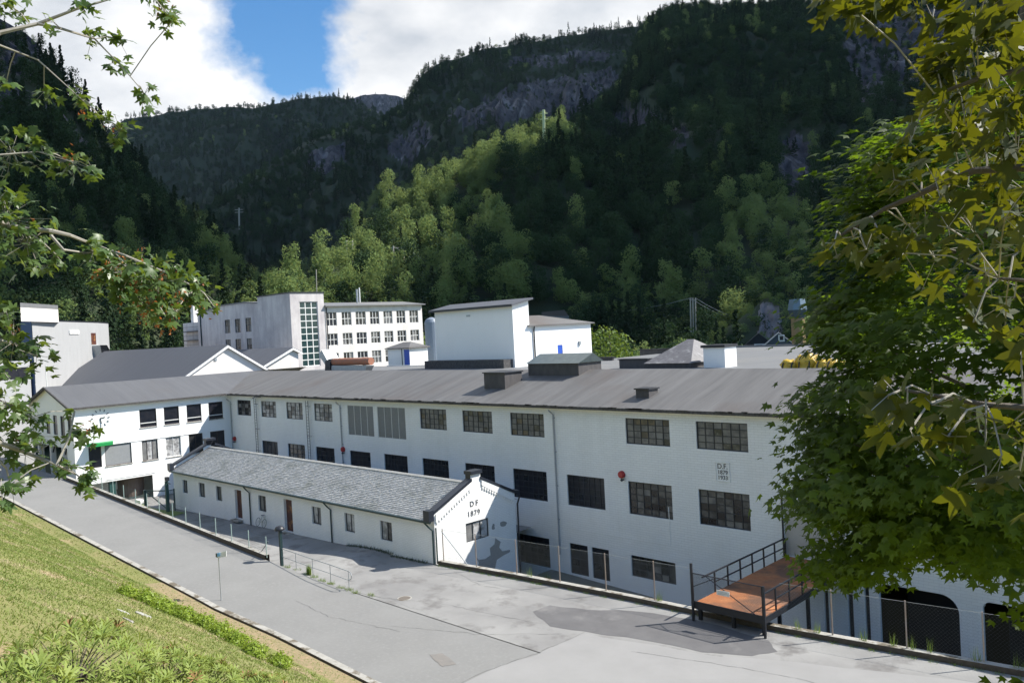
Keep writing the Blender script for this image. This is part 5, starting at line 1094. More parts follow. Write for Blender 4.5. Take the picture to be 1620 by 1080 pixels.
for (px, dist, nm, lb, h_, c_) in ((1100, 200, 'birch_tree', 'birch under the double wooden pole right of the roof light', 12, c1), (1140, 215, 'alder_tree', 'low alder left of the bare rock slope', 10, c2), (985, 200, 'alder_tree', 'alder behind the light green birch', 15, c5), (700, 190, 'alder_tree', 'alder directly behind the tall white hall', 17, c2), (900, 200, 'alder_tree', 'alder behind the low white wing', 15, c5), (1290, 210, 'birch_tree', 'birch right of the silo beside the big maple', 16, c4), (590, 215, 'birch_tree', 'birch rising behind the long office block roof', 21, c4), (640, 210, 'birch_tree', 'birch behind the right end of the office block', 20, c0), (235, 215, 'alder_tree', 'alder behind the gabled hall roof', 14, c2), (200, 200, 'birch_tree', 'birch right of the grey panel building', 13, c1)):
    p = aD(px, 500, dist); t = thing(nm, lb, 'tree', (p[0], p[1], -3)); k = c_.copy(); COL.objects.link(k); k.parent = t; k.location = (0, 0, 0); s = h_ / 15.; k.scale = (s, s, s); k.rotation_euler = (0, 0, px)
    MB().tube([(p[0], p[1], -3), (p[0], p[1], -3 + h_ * .7)], [.3, .06], 6).build('trunk', M_bark, t)
# scattered valley trees between the roofs and the slopes
for _ in range(1500):
    px = random.uniform(-150, 1750); d = random.uniform(175, 275); p = aD(px, 500, d)
    if 300 < px < 700 and d < 210: continue
    if 1170 < px < 1330 and d < 290: continue
    if px < 190 and d < 205: continue
    if 1020 < px < 1200 and d < 200: continue
    FOREST.append((p[0], p[1], -6, random.uniform(.6, 1.0), random.choice((0, 0, 1, 1, 1, 2))))
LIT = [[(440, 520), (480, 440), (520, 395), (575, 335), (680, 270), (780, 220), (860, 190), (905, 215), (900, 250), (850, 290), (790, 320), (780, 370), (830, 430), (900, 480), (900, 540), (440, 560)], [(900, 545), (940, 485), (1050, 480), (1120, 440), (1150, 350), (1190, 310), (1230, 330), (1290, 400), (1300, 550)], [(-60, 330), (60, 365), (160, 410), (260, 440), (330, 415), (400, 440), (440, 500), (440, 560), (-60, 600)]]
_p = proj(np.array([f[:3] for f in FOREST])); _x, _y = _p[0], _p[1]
def rekind(q, k_):  # lighter trees inside LIT, darker outside: sun and shade put into tree colour
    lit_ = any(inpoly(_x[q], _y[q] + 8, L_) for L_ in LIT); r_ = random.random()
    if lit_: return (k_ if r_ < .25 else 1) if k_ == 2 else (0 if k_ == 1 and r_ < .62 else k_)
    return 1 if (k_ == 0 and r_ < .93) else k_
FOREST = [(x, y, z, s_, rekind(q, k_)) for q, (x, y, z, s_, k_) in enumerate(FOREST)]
FA = np.array(FOREST, dtype=np.float64); print('forest trees', len(FA))
def forest(label, arr, protos):
    me = bpy.data.meshes.new('forest'); me.vertices.add(len(arr)); me.vertices.foreach_set('co', arr[:, :3].astype(np.float32).ravel())
    for nm_, data in (('tscale', arr[:, 3]), ('theight', arr[:, 3] * rng.uniform(.7, 1.3, len(arr))), ('trot', rng.uniform(0, 6.28, len(arr)))):
        at = me.attributes.new(nm_, 'FLOAT', 'POINT'); at.data.foreach_set('value', data.astype(np.float32))
    at = me.attributes.new('tkind', 'INT', 'POINT'); at.data.foreach_set('value', rng.integers(0, len(protos), len(arr)).astype(np.int32))
    o = bpy.data.objects.new('forest', me); COL.objects.link(o); tag(o, label, 'forest', kind='stuff')
    ng = bpy.data.node_groups.new('forest', 'GeometryNodeTree'); ng.interface.new_socket('Geometry', in_out='INPUT', socket_type='NodeSocketGeometry'); ng.interface.new_socket('Geometry', in_out='OUTPUT', socket_type='NodeSocketGeometry')
    n = ng.nodes.new; l = ng.links.new; gi = n('NodeGroupInput'); go = n('NodeGroupOutput'); ip = n('GeometryNodeInstanceOnPoints'); ip.inputs['Pick Instance'].default_value = True
    jn = n('GeometryNodeJoinGeometry')
    for pr_ in protos:
        oi = n('GeometryNodeObjectInfo'); oi.inputs['Object'].default_value = pr_; oi.inputs['As Instance'].default_value = True; l(oi.outputs['Geometry'], jn.inputs[0])
    def na(nm_, t):
        q_ = n('GeometryNodeInputNamedAttribute'); q_.data_type = t; q_.inputs['Name'].default_value = nm_; return q_.outputs['Attribute']
    l(gi.outputs[0], ip.inputs['Points']); l(jn.outputs[0], ip.inputs['Instance']); l(na('tkind', 'INT'), ip.inputs['Instance Index'])
    cb = n('ShaderNodeCombineXYZ'); l(na('trot', 'FLOAT'), cb.inputs[2]); l(cb.outputs[0], ip.inputs['Rotation'])
    cs = n('ShaderNodeCombineXYZ'); s_ = na('tscale', 'FLOAT'); [l(s_, cs.inputs[i]) for i in range(2)]; l(na('theight', 'FLOAT'), cs.inputs[2]); l(cs.outputs[0], ip.inputs['Scale']); l(ip.outputs[0], go.inputs[0])
    md = o.modifiers.new('forest', 'NODES'); md.node_group = ng; return o
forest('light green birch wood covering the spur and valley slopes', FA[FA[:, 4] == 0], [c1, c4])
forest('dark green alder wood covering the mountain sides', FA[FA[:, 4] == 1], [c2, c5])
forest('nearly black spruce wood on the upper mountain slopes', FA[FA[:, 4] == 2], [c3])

# ---------------------------------------------------------------- material of the unseen clouds added to shade the slopes
M_cloud = mat('cloud_white', (.88, .88, .88), 1., spec=0.)
#PART4
# ================================================================ foreground foliage
def tmpl(pol):
    pts = [(0, 0, 0)]
    full = pol + [(360 - a, r_) for a, r_ in pol[::-1] if a not in (0, 180)]
    for a, r_ in full:
        x, y = r_ * math.sin(math.radians(a)), r_ * math.cos(math.radians(a)); pts.append((x, y, -.22 * abs(x) - .18 * y * y * (1 if y > 0 else 0)))
    n = len(full); return np.array(pts) * .62, np.array([(0, k + 1, (k + 1) % n + 1) for k in range(n)])
LF = tmpl([(0, 1.), (11, .72), (26, .42), (38, .66), (52, .86), (64, .58), (80, .38), (93, .50), (108, .56), (128, .32), (160, .24), (180, .10)])
LS = tmpl([(0, 1.), (26, .42), (52, .82), (80, .38), (108, .54), (160, .22)])
LR = (np.array([(0, 0, 0), (.07, .35, .03), (.085, .72, 0), (0, 1, -.08), (-.085, .72, 0), (-.07, .35, .03)]), np.array([(0, 1, 5), (1, 2, 5), (2, 4, 5), (2, 3, 4)]))
LO = (np.array([(0, 0, 0), (.28, .45, .04), (0, 1, -.05), (-.28, .45, .04)]), np.array([(0, 1, 3), (1, 2, 3)]))
def leaves(P, nrm, fwd, size, T):
    """P centres, nrm leaf normals, fwd tip directions (any), size -> verts, faces"""
    V0, F0 = T; n = len(P); nrm = nrm / np.linalg.norm(nrm, axis=1)[:, None]
    f = fwd - (fwd * nrm).sum(1)[:, None] * nrm; f /= np.linalg.norm(f, axis=1)[:, None] + 1e-9; s = np.cross(f, nrm)
    V = P[:, None] + size[:, None, None] * (V0[None, :, 0, None] * s[:, None] + V0[None, :, 1, None] * f[:, None] + V0[None, :, 2, None] * nrm[:, None])
    F = F0[None] + (np.arange(n) * len(V0))[:, None, None]; return V.reshape(-1, 3), F.reshape(-1, 3)
class LeafBag:
    def __init__(s, T): s.V = []; s.F = []; s.n = 0; s.T = T
    def add(s, P, nrm, fwd, size):
        V, F = leaves(np.asarray(P), np.asarray(nrm), np.asarray(fwd), np.asarray(size), s.T); s.V.append(V); s.F.append(F + s.n); s.n += len(V)
    def build(s, name, m, parent): return fastmesh(name, np.concatenate(s.V), np.concatenate(s.F), m, parent)
def rv(g, n): v = g.normal(size=(n, 3)); return v / np.linalg.norm(v, axis=1)[:, None]
def zground(x, y): return zlawn(x, y) if y < Ylawn(x) - .5 else 0.
# ---- big maple on the right
g = np.random.default_rng(21)
mp = aD(1640, 500, 16.2); zb = zground(mp[0], mp[1])
MT = thing('maple_tree', 'large dark green maple filling the right side of the view before the factory', 'tree', (mp[0], mp[1], zb))
MB().tube([(mp[0], mp[1], zb - .5), (mp[0] + .1, mp[1], zb + 3), (mp[0] - .1, mp[1] + .1, 12), (mp[0], mp[1], 20)], [.34, .27, .2, .05], 12).build('trunk', M_bark, MT)
OUT = [(1660, 90), (1560, 120), (1480, 165), (1400, 165), (1392, 205), (1345, 226), (1335, 262), (1310, 277), (1345, 300), (1328, 328), (1372, 350), (1300, 350), (1288, 375), (1330, 395), (1340, 440), (1290, 468), (1262, 500), (1262, 542), (1325, 566), (1335, 600), (1300, 612), (1275, 640), (1238, 662), (1240, 690), (1290, 705), (1245, 745), (1250, 762), (1300, 775), (1245, 800), (1243, 842), (1290, 832), (1330, 862), (1380, 880), (1292, 938), (1290, 960), (1350, 932), (1420, 905), (1450, 868), (1470, 910), (1540, 922), (1560, 942), (1620, 880), (1660, 880)]
lb = LeafBag(LS); cl = []
tries = 0
while len(cl) < 520 and tries < 30000:
    tries += 1
    u = g.normal(size=3); u /= np.linalg.norm(u); q_ = g.uniform(.25, 1.) ** .5; P = np.array([mp[0], mp[1], 14.2]) + u * q_ * np.array([6.4, 5.6, 8.2])
    px, py, dep = proj(P)
    if dep < 7.5 or P[2] < 9.6: continue
    if px < 1640:
        if not (inpoly(px - 52, py, OUT) and inpoly(px, py + 14, OUT) and inpoly(px, py - 14, OUT)): continue
    elif g.random() < .55: continue
    cl.append(P)
# edge clumps that follow the uneven outline
for i in range(len(OUT) - 1):
    a, b = np.array(OUT[i]), np.array(OUT[i + 1]); k = max(1, int(np.linalg.norm(b - a) / 14))
    for j in range(k):
        p = a + (b - a) * (j + .5) / k; c = p + (np.array([1560., 520.]) - p) / np.linalg.norm(np.array([1560., 520.]) - p) * g.uniform(48, 72)
        if c[0] < 1630: cl.append(aD(c[0], c[1], g.uniform(13.5, 16.5)))
for P in cl:
    n = int(g.uniform(60, 95)); off = g.normal(size=(n, 3)) * np.array([.33, .33, .12]); C_ = np.array(P)
    out = C_ - np.array([mp[0], mp[1], 13.]); out /= np.linalg.norm(out)
    Pn = C_ + off; nr = np.array([0, 0, 1.]) + out * .5 + g.normal(0, .38, (n, 3)); fw = out + np.array([0, 0, -.35]) + off * 1.5 + g.normal(0, .4, (n, 3))
    lb.add(Pn, nr, fw, g.uniform(.17, .27, n))
crown = lb.build('crown', M_leafr, MT)
mb = MB()
for k in range(46):
    P = cl[int(g.integers(0, len(cl)))]; z0 = min(max(10.5, P[2] - g.uniform(1., 2.5)), 18.5)
    if P[2] < 10.6: continue
    z0 += 0; m_ = (np.array([mp[0], mp[1], z0]) + P) / 2 + np.array([0, 0, .35]); mb.tube([(mp[0], mp[1], z0), m_, P], [.07, .04, .01], 5)
mb.build('branches', M_bark, MT)
# ---- nearer maple whose branches hang in from the right
g = np.random.default_rng(5); tp = aD(2350, 500, 5.0); zb = zground(tp[0], tp[1])
NT = thing('maple_tree', 'near maple with big yellow green backlit leaves hanging in from the upper right', 'tree', (tp[0], tp[1], zb))
MB().tube([(tp[0], tp[1], zb - .5), (tp[0] + .1, tp[1], zb + 4), (tp[0], tp[1], 24)], [.3, .24, .08], 12).build('trunk', M_bark, NT)
SPR = [(1320, 4, 30, 9), (1350, 14, 26, 9), (1385, 22, 34, 10), (1425, 10, 34, 9), (1475, 28, 30, 8), (1515, 18, 34, 10), (1565, 12, 34, 9), (1610, 5, 34, 9), (1545, 60, 40, 13), (1600, 75, 40, 13), (1500, 105, 34, 9), (1560, 130, 44, 13), (1610, 155, 40, 13), (1478, 110, 22, 7), (1495, 80, 30, 7), (1525, 110, 40, 10), (1580, 40, 40, 9),
       (1520, 150, 42, 10), (1585, 190, 42, 13), (1530, 205, 36, 10), (1610, 240, 40, 13), (1560, 240, 44, 12), (1490, 170, 26, 6), (1620, 300, 40, 12), (1570, 290, 44, 11), (1515, 255, 36, 7), (1480, 285, 34, 7), (1415, 285, 30, 7), (1440, 225, 24, 5), (1530, 320, 40, 9), (1460, 300, 34, 8), (1590, 345, 40, 11), (1350, 375, 30, 6), (1320, 385, 26, 5), (1370, 395, 30, 6), (1390, 365, 30, 6), (1435, 355, 34, 7), (1500, 360, 36, 8), (1555, 385, 40, 9), (1610, 400, 40, 10), (1480, 410, 34, 6), (1430, 400, 30, 6),
       (1560, 435, 36, 7), (1605, 470, 34, 7), (1540, 510, 26, 5), (1590, 520, 30, 6), (1615, 560, 30, 6), (1405, 625, 34, 6), (1435, 640, 36, 7), (1475, 640, 34, 8), (1520, 650, 34, 8), (1560, 655, 34, 8), (1600, 670, 34, 9), (1440, 680, 34, 6), (1500, 690, 34, 6), (1585, 720, 40, 7), (1560, 770, 44, 6), (1610, 760, 40, 7), (1410, 670, 26, 4)]
lb = LeafBag(LF); mb = MB(); tw = MB()
limbs = [[aD(2350, 500, 5.0) + np.array([0, 0, 1.0]), aD(2000, 60, 4.6), aD(1750, 20, 4.4), aD(1560, -10, 4.4), aD(1330, -12, 4.5)], [aD(2350, 500, 5.0) + np.array([0, 0, .5]), aD(1950, 150, 4.5), aD(1700, 100, 4.2), aD(1560, 120, 4.2), aD(1480, 150, 4.2)], [aD(2350, 500, 5.0) + np.array([0, 0, .2]), aD(1950, 300, 4.4), aD(1700, 260, 4.1), aD(1540, 270, 4.1), aD(1400, 330, 4.2), aD(1330, 372, 4.2)],
         [aD(2350, 500, 5.) + np.array([0, 0, -.3]), aD(1950, 480, 4.3), aD(1700, 450, 4.0), aD(1580, 440, 4.0)], [aD(2350, 500, 5.) + np.array([0, 0, -.9]), aD(1950, 650, 4.2), aD(1700, 650, 3.9), aD(1560, 640, 3.8), aD(1420, 615, 3.9)]]
for l_ in limbs: mb.tube(l_, [.06] + [.03 - .024 * k / (len(l_) - 1) for k in range(1, len(l_))], 7)
lp = np.array([a + (b - a) * t for l_ in limbs for a, b in zip(l_[1:], l_[2:]) for t in np.linspace(0, 1, 8)])
for (px, py, rp, n) in SPR:
    dd = g.uniform(3.7, 4.8) if py < 560 else g.uniform(3.3, 4.2); C_ = aD(px, py, dd); r_ = rp / 1296 * dd; n = int(n * (1.45 if py < 200 else 1.15 if py < 440 else .8))
    P = C_ + g.normal(size=(n, 3)) * r_ * .58; q_ = lp[np.argmin(np.linalg.norm(lp - C_, axis=1))]; tw.tube([q_, (q_ + C_) / 2 + np.array([0, 0, .04]), C_], .004, 4)
    for p in P[::2]: tw.tube([C_, p], .0018, 3)
    nr = np.array([-.35, .1, .75]) + g.normal(0, .5, (n, 3)); fw = np.array([-.6, -.1, -.75]) + (P - C_) * 2 + g.normal(0, .45, (n, 3)); lb.add(P, nr, fw, g.uniform(.10, .165, n) * (1.0 if py < 560 else 1.15))
lb.build('crown', M_leafn, NT); i0 = len(mb.v); mb.v += tw.v; mb.f += [[i0 + k for k in f] for f in tw.f]; mb.m += [1] * len(tw.f); mb.build('branches', [M_bark, M_barkg], NT)
# ---- sycamore maple at the left, with hanging reddish seeds
g = np.random.default_rng(9); DL = 9.6; tp = aD(-520, 500, 10.5); zb = zground(tp[0], tp[1])
LT = thing('sycamore_tree', 'sycamore maple reaching in from the left with orange red seed bunches', 'tree', (tp[0], tp[1], zb))
MB().tube([(tp[0], tp[1], zb - .5), (tp[0], tp[1], zb + 4), (tp[0] + .2, tp[1], 22)], [.3, .24, .07], 12).build('trunk', M_bark, LT)
BR = [[(-520, 300), (-200, 140), (-60, 84), (0, 52), (60, 38), (120, 15), (190, -6), (260, -12)], [(60, 38), (95, 45), (150, 62), (195, 108), (222, 140)], [(-200, 140), (-60, 60), (0, 72), (60, 95), (110, 140), (165, 190)], [(-520, 480), (-150, 300), (-40, 330), (0, 352), (35, 362), (80, 365), (110, 372), (150, 388), (200, 405), (260, 430), (310, 455)], [(80, 372), (100, 395), (135, 400), (180, 398), (220, 440)], [(-150, 300), (-60, 240), (0, 245), (60, 240), (110, 255)], [(-520, 600), (-150, 540), (-40, 530), (30, 545), (60, 565)], [(-520, 650), (-150, 640), (-30, 690), (40, 715), (90, 735), (110, 690), (118, 650)], [(-150, 640), (-40, 620), (20, 640), (50, 660)], [(90, 735), (130, 755)], [(-40, 690), (10, 740), (20, 780)]]
CLU = [(20, 12, 28, 26, 0), (75, 35, 14, 8, 0), (135, 12, 22, 18, .1), (145, 62, 22, 16, 0), (187, 62, 17, 14, 0), (178, 100, 18, 12, .05), (228, 150, 19, 18, .15), (262, 20, 24, 26, .3), (243, 4, 14, 8, .3), (272, 34, 12, 10, .3), (70, 145, 18, 14, 0), (128, 155, 20, 18, .2), (155, 185, 18, 16, .15), (190, 207, 22, 24, .25), (10, 130, 12, 8, 0), (18, 240, 38, 44, 0), (58, 232, 20, 18, 0), (112, 255, 28, 34, .15), (145, 266, 14, 8, .25),
       (6, 345, 44, 66, .05), (42, 385, 42, 56, .05), (88, 402, 26, 26, .05), (8, 318, 24, 20, 0), (60, 420, 22, 14, 0), (148, 398, 24, 30, .1), (178, 420, 32, 46, .25), (222, 418, 32, 46, .3), (150, 440, 14, 12, .5), (200, 448, 28, 40, .35), (250, 448, 32, 52, .45), (285, 435, 26, 34, .3), (318, 458, 22, 30, .35), (335, 480, 14, 12, .4), (240, 478, 22, 30, .5), (278, 492, 22, 28, .45), (262, 500, 14, 14, .7), (300, 470, 20, 20, .3), (190, 466, 16, 12, .3),
       (8, 490, 26, 26, 0), (22, 540, 44, 66, .05), (58, 562, 28, 34, .05), (8, 590, 24, 22, 0), (12, 640, 34, 52, .05), (48, 662, 30, 40, .1), (8, 702, 34, 52, .05), (40, 720, 26, 28, 0), (18, 765, 26, 28, 0), (62, 690, 20, 18, 0), (4, 800, 16, 12, 0), (118, 688, 18, 22, .1), (148, 682, 15, 16, .3), (98, 736, 18, 20, 0), (132, 760, 20, 24, 0), (112, 650, 10, 6, 0), (142, 745, 14, 10, 0)]
bl = []; mb = MB()
for b in BR:
    pts = [aD(p[0], p[1], DL + .25 * math.sin(p[0] * .05)) for p in b]; mb.tube(pts, [max(.007, .03 - .026 * k / (len(pts) - 1)) * (1.3 if b[0][0] < -400 else .6) for k in range(len(pts))], 6)
    bl += [a + (c - a) * t for a, c in zip(pts, pts[1:]) for t in np.linspace(0, 1, 6)]
bl = np.array(bl); lb = LeafBag(LF); sb = LeafBag(LO); tw = MB()
for (px, py, rp, n, sf) in CLU:
    C_ = aD(px, py, DL + g.uniform(-.5, .5)); r_ = rp / 1296 * DL * .72; n2 = int(n * (1.05 if py < 480 else .78)); P = C_ + g.normal(size=(n2, 3)) * r_ * .62
    q_ = bl[np.argmin(np.linalg.norm(bl - C_, axis=1))]; tw.tube([q_, (q_ + C_) / 2 + np.array([0, 0, .03]), C_], .006, 4)
    for p in P[::3]: tw.tube([C_, p], .0025, 3)
    nr = np.array([.25, .1, .7]) + g.normal(0, .5, (n2, 3)); fw = np.array([.3, 0, -1.0]) + (P - C_) * 3 + g.normal(0, .4, (n2, 3)); lb.add(P, nr, fw, g.uniform(.11, .18, n2))
    ns = int(n * sf * 1.6)
    for k in range(int(ns / 5)):
        c2 = C_ + g.normal(size=3) * r_ * .6 - np.array([0, 0, r_ * .35]); m_ = 9; Pp = c2 + g.normal(size=(m_, 3)) * np.array([.025, .025, .05]); sb.add(Pp, rv(g, m_), np.array([0, 0, -1.]) + g.normal(0, .5, (m_, 3)), g.uniform(.035, .055, m_))
lb.build('crown', M_leafl, LT); tag(sb.build('seed_bunches', M_seed, LT), kind='stuff'); i0 = len(mb.v); mb.v += tw.v; mb.f += [[i0 + k for k in f] for f in tw.f]; mb.m += [0] * len(tw.f); mb.build('branches', M_barkg, LT)
# ---- rhododendrons and low shrubs on the lawn
def onlawn(px, py):
    d = ray(px, py); d = d / np.linalg.norm(d); t = 3.
    while t < 90:
        p = CAM + d * t
        if p[2] < zlawn(p[0], p[1]): return p
        t += .05
    return CAM + d * t
def rhodo(label, px, py, rad, hgt, nw, seed, dead=.03):
    g = np.random.default_rng(seed); c = onlawn(px, py); o = thing('rhododendron_bush', label, 'bush', tuple(c), 'rhododendron bushes at the foot of the view'); lb = LeafBag(LR); db = LeafBag(LR); mb = MB()
    for k in range(nw):
        a = g.uniform(0, 2 * np.pi); e_ = math.asin(g.uniform(.05, 1)); n_ = 1 + .2 * noise.noise(Vector((math.cos(a) * 2, math.sin(a) * 2, e_ * 2 + seed))); q_ = g.uniform(.72, 1.) * n_
        out = np.array([math.cos(a) * math.cos(e_), math.sin(a) * math.cos(e_), math.sin(e_)]); P = c + out * np.array([rad, rad, hgt]) * q_; ax = out * .7 + np.array([0, 0, .8]) + g.normal(0, .2, 3); ax /= np.linalg.norm(ax)
        s = np.cross(ax, [1, 0, 0]); s /= np.linalg.norm(s); w_ = np.cross(ax, s); m_ = int(g.integers(8, 13)); t = np.linspace(0, 2 * np.pi, m_, endpoint=False) + g.uniform(0, 1); el = g.uniform(.25, .9, m_)
        dr = (np.cos(t)[:, None] * s + np.sin(t)[:, None] * w_) * np.cos(el)[:, None] + ax * np.sin(el)[:, None]; nr = ax - dr * .6 + g.normal(0, .15, (m_, 3)); (db if g.random() < dead else lb).add(np.repeat(P[None], m_, 0) + dr * .015, nr, dr, g.uniform(.13, .20, m_))
        if k % 3 == 0: mb.tube([c + np.array([0, 0, .02]), c + (P - c) * .6, P], [.012, .008, .004], 4)
    lb.build('leaves', M_rhod, o)
    if db.n: db.build('dead_leaves', M_rhodb, o)
    mb.build('stems', M_bark, o)
rhodo('broad green rhododendron bush, leftmost at the bottom edge of the lawn', 118, 1080, 1.1, .85, 150, 1)
rhodo('rhododendron bush with brown leaves, second from the left at the bottom edge', 262, 1078, .75, .62, 130, 2, .14)
rhodo('pale leaved rhododendron bush low at the bottom edge between its neighbours', 225, 1125, .6, .5, 110, 3)
rhodo('rhododendron bush with yellowing tips, rightmost at the bottom edge', 400, 1110, .8, .55, 150, 4, .10)
rhodo('rhododendron bush spreading right of the one with brown leaves', 325, 1095, .7, .62, 130, 6, .02)
rhodo('rhododendron bush cut by the bottom left corner', 20, 1120, .7, .5, 90, 7)
srl = ['tiny bright shrub at the upper left end of the low row on the lawn', 'small bright shrub, second from the upper end of the low row', 'bright shrub, third from the upper end of the low row', 'wide bright shrub, fourth from the upper end of the low row', 'bright shrub in the middle of the low row on the lawn', 'bright shrub just below the middle of the low row', 'yellow green shrub, third from the lower end of the low row', 'loose shrub beside bare soil, second from the lower end', 'straggling shrub at the lower right end of the low row']
for k, (px, py, r_) in enumerate(((200, 936, .45), (228, 946, .5), (255, 960, .6), (285, 972, .65), (318, 984, .7), (345, 998, .7), (372, 1012, .6), (400, 1030, .5), (440, 1048, .55))):
    g = np.random.default_rng(60 + k); c = onlawn(px, py + 6); o = thing('low_shrub', srl[k], 'shrub', tuple(c), 'low shrubs in a row down the lawn'); n = int(2300 * r_); u = rv(g, n); u[:, 2] = abs(u[:, 2]); rr_ = g.uniform(.55, 1.05, (n, 1)) * (1 + .3 * np.sin(u[:, :1] * 7 + k) * np.cos(u[:, 1:2] * 6))
    P = c + u * rr_ * np.array([r_ * 1.25, r_ * 1.0, .5]); lb = LeafBag(LO); lb.add(P, u + g.normal(0, .5, (n, 3)), rv(g, n), g.uniform(.08, .14, n)); lb.build('leaves', M_shrub, o)
    mb = MB()
    for q in range(8): mb.tube([c, c + u[q] * np.array([r_, r_, .42]) * .8], .006, 4)
    mb.build('stems', M_bark, o)
# stones in the lawn
for k, (px, py, s, lab) in enumerate(((195, 968, .35, 'flat pale stone showing in the lawn left of the low shrub row'), (226, 972, .42, 'larger flat pale stone in the lawn beside the low shrub row'), (205, 982, .25, 'small pale stone below the two flat stones in the lawn'))):
    c = onlawn(px, py); V = []; mb = MB(); ring = [(c[0] + math.cos(t) * s * random.uniform(.7, 1.1), c[1] + math.sin(t) * s * .7 * random.uniform(.7, 1.1), c[2]) for t in np.linspace(0, 6.28, 10)[:-1]]
    mb.prism([(p[0], p[1], zlawn(p[0], p[1]) - .05) for p in ring], (0, 0, .1)); tag(mb.build('lawn_stone', M_conc2, bevel=.03), lab, 'stone', 'stones in the lawn')
# weeds along kerbs
def weeds(label, spots, hh, n, m, w=.012):
    V = []
    for (x, y, z, s) in spots:
        for _ in range(n):
            a = random.uniform(0, 6.28); r_ = random.random() ** .6 * s; bx, by = x + math.cos(a) * r_, y + math.sin(a) * r_ * .6; h_ = random.uniform(*hh); b = random.uniform(0, 6.28); dx, dy = math.cos(b) * w, math.sin(b) * w
            V += [(bx - dx, by - dy, z - .02), (bx + dx, by + dy, z - .02), (bx + random.uniform(-.12, .12), by + random.uniform(-.12, .12), z + h_)]
    tag(fastmesh('weeds', V, np.arange(len(V)).reshape(-1, 3), m), label, 'weeds')['kind'] = 'stuff'
M_weed = mat('weed_green', (.10, .19, .03), .7, (.20, .24, .06), 2, .5, trans=.3, transcol=(.25, .36, .05))
weeds('green weeds growing at the feet of the handrail posts', [(aZ(px, py, 0)[0], aZ(px, py, 0)[1] + random.uniform(-.1, .1), 0, .35) for px, py in ((455, 897), (470, 902), (485, 908), (497, 912), (510, 918), (524, 923), (540, 929), (552, 933), (565, 937), (590, 941))], (.05, .22), 70, M_weed, .012)
p = aZ(489, 908, 0); weeds('tall weed clump at the handrail', [(p[0], p[1], 0, .22)], (.4, .75), 120, M_weed, .02)
ks = [(x, Ycourt(x) - .12 + random.uniform(-.06, .06), .0, .25) for x in np.concatenate([np.linspace(-41, -33, 16), np.linspace(-33, -23, 10), np.linspace(-18.5, 5, 30)])]
weeds('sparse weeds along the foot of the court kerb', ks, (.03, .16), 34, M_weed, .012)
ks = [(x, Ycourt(x) + .2, .25, .2) for x in (-34, -25.3, -17.8, -16.9, -14.9, -13.7, -12.9, -12.2, -10.5, -9, -7)]
weeds('taller weeds rising behind the kerb under the fence', ks, (.2, .75), 16, M_weed, .014)
weeds('dark weeds at the foot of the workshop wall', [(x, 33.8, zlot(x, 33.8), .3) for x in np.linspace(-51, -42.3, 22)], (.05, .25), 40, mat('dark_weed', (.04, .07, .02), .8), .014)
weeds('green growth in the lower court between workshop and factory', [(x, random.uniform(36.5, 43), -3.1, .5) for x in np.linspace(-40, -33, 20)], (.3, .9), 60, M_weed, .02)
# ---- masts and power lines on the slopes
from mathutils.bvhtree import BVHTree
BV, BF = [], []
for o in COL.objects:
    if o.type == 'MESH' and o.name.startswith(('mountain', 'far_mountain', 'farthest', 'left_mountain')):
        i0 = len(BV); BV += [tuple(v.co) for v in o.data.vertices]; BF += [[i0 + k for k in p.vertices] for p in o.data.polygons]
BVH = BVHTree.FromPolygons(BV, BF)
def hit(px, py):
    d = Vector(ray(px, py)).normalized(); r_ = BVH.ray_cast(Vector(CAM), d, 9000); return r_[0]
M_pole = mat('pale_wood_pole', (.42, .40, .33), .8, (.3, .28, .24), 5, .5)
def poleset(nm, label, xs, ytop, ybot, cross=True, r_=.22, m=M_pole):
    h_ = hit(sum(xs) / len(xs), ybot + 6) or Vector(aD(xs[0], ybot, 300)); dist = math.hypot(h_.x, h_.y) - 16; t = thing(nm, label, 'power pole', tuple(h_)); tops = []
    for x in xs:
        a = aD(x, ybot, dist); b = aD(x, ytop, dist); MB().tube([(a[0], a[1], a[2] - 8), (b[0], b[1], b[2])], r_ * 1.5 * dist / 300, 6).build('pole', m, t); tops.append(b)
    if cross and len(xs) > 1: k = (tops[-1] - tops[0]) * .25; MB().tube([tops[0] - k - np.array([0, 0, .8]), tops[-1] + k - np.array([0, 0, .8])], r_ * .7 * dist / 300, 5).build('crossarm', m, t)
    if cross and len(xs) == 1:
        for f in (.12, .3): b = tops[0]; rgt = np.array([.713, .699, 0]) * 2.4 * dist / 500; zz = b[2] - (b[2] - aD(xs[0], ybot, dist)[2]) * f; MB().tube([np.array([b[0], b[1], zz]) - rgt, np.array([b[0], b[1], zz]) + rgt], r_ * .5 * dist / 300, 5).build('crossarm', m, t)
    return tops
T1 = poleset('wooden_power_pole', 'double wooden power pole on the spur edge above the stair tower, left pair', (548, 557), 380, 402)
T2 = poleset('wooden_power_pole', 'double wooden power pole above the office block, right pair', (622, 638), 389, 416)
T3 = poleset('power_mast', 'tall pale steel mast standing on the crest of the lit spur', (860,), 174, 223, r_=.36, m=mat('yellow_steel', (.5, .55, .30), .6))
T4 = poleset('power_mast', 'single cross shaped mast far left in the dark valley', (378,), 329, 352, r_=.2)
T5 = poleset('wooden_power_pole', 'triple grey pole right of the pyramid roof light below the mountain', (1092, 1096, 1100), 471, 520, r_=.16)
T6 = poleset('radio_mast', 'thin pale mast left of the stair tower before the spur', (500,), 426, 462, r_=.12, cross=False)
mb = MB()
def wire(a, b, sag):
    a, b = np.array(a), np.array(b); mb.tube([a + (b - a) * t - np.array([0, 0, sag * 4 * t * (1 - t)]) for t in np.linspace(0, 1, 14)], .05, 4)
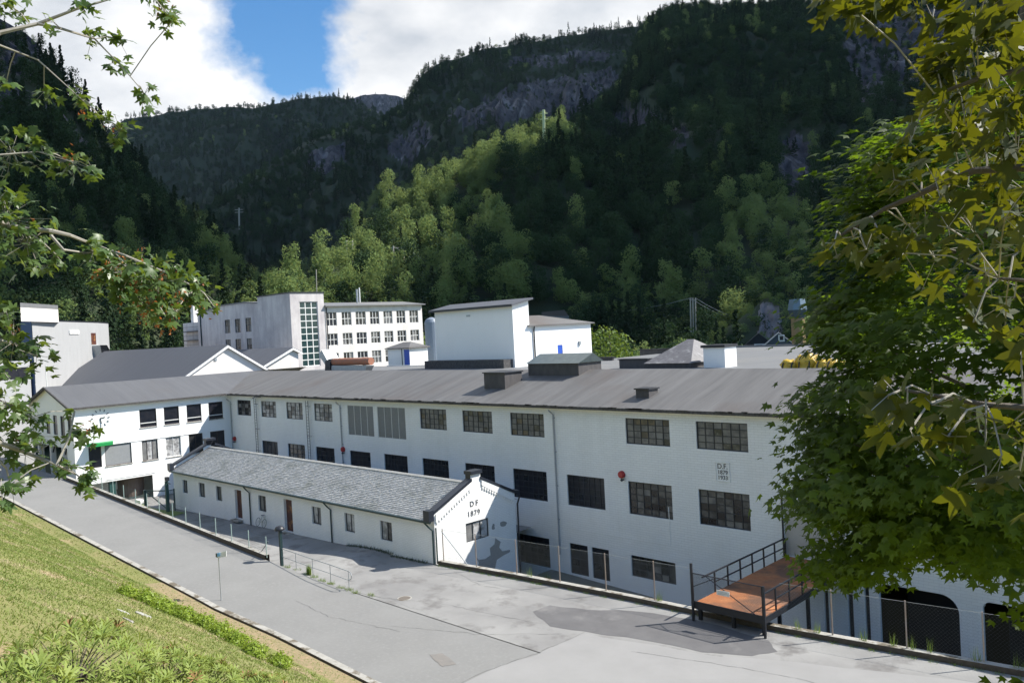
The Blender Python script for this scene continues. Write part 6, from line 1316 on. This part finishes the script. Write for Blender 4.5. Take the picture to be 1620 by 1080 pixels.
wire(T2[1], T5[0], 14); wire(T2[0], T5[1], 14); wire(T5[2], aD(1290, 470, 330), 8); wire(T5[0], aD(1290, 478, 330), 8)
tag(mb.build('power_line', M_galv), 'thin power wires crossing the slope behind the roofs', 'power line')
# ---- cloud shade: unseen clouds added up the sun's direction, shaped to leave LIT sunlit
cells = {}
for px in range(-260, 1900, 9):
    for py in range(-60, 545, 9):
        jx = 14 * noise.noise(Vector((px / 30, py / 30, 2.)))
        if any(inpoly(px + jx, py + jx, L_) for L_ in LIT): continue
        h_ = hit(px, py)
        if h_ is None: continue
        dist = math.hypot(h_.x, h_.y)
        if dist < 262: continue
        alt, cs_ = (1250, 34) if dist < 1250 else (2400, 90)
        c_ = h_ + SUN * ((alt - h_.z) / SUN.z); key = (alt, round(c_.x / cs_), round(c_.y / cs_)); cells.setdefault(key, cs_)
import bmesh
ico = bmesh.new(); bmesh.ops.create_icosphere(ico, subdivisions=2, radius=1); base = [v.co.copy() for v in ico.verts]; fc = np.array([[v.index for v in f.verts] for f in ico.faces]); ico.free()
for alt in (1250, 2400):
    V = []; F = []
    for (al, i, j), cs_ in cells.items():
        if al != alt: continue
        c_ = Vector((i * cs_, j * cs_, alt + random.uniform(0, .5) * cs_)); i0 = len(V); s = Vector((random.random() * 9, 0, 0))
        for b in base: n_ = .78 + .25 * noise.noise(b * 1.8 + s); V.append(tuple(c_ + b * cs_ * n_))
        F.append(fc + i0)
    if V: fastmesh('cloud', V, np.concatenate(F), M_cloud if 'M_cloud' in globals() else M_office, smooth=True)['kind'] = 'structure'

M_haze = bpy.data.materials.new('haze'); M_haze.use_nodes = True; n_ = M_haze.node_tree.nodes; n_.clear(); ho = n_.new('ShaderNodeOutputMaterial'); hv = n_.new('ShaderNodeVolumePrincipled')
hv.inputs['Color'].default_value = (.55, .75, 1., 1); hv.inputs['Density'].default_value = 1.6e-5; hv.inputs['Anisotropy'].default_value = .2; M_haze.node_tree.links.new(hv.outputs[0], ho.inputs['Volume'])
HZ = MB().box((-9100, -3100, -8), (9100, 9100, 1205)).build('haze', M_haze); HZ['kind'] = 'stuff'; HZ['label'] = 'faint blue summer haze in the valley air'
SC.cycles.volume_bounces = 0
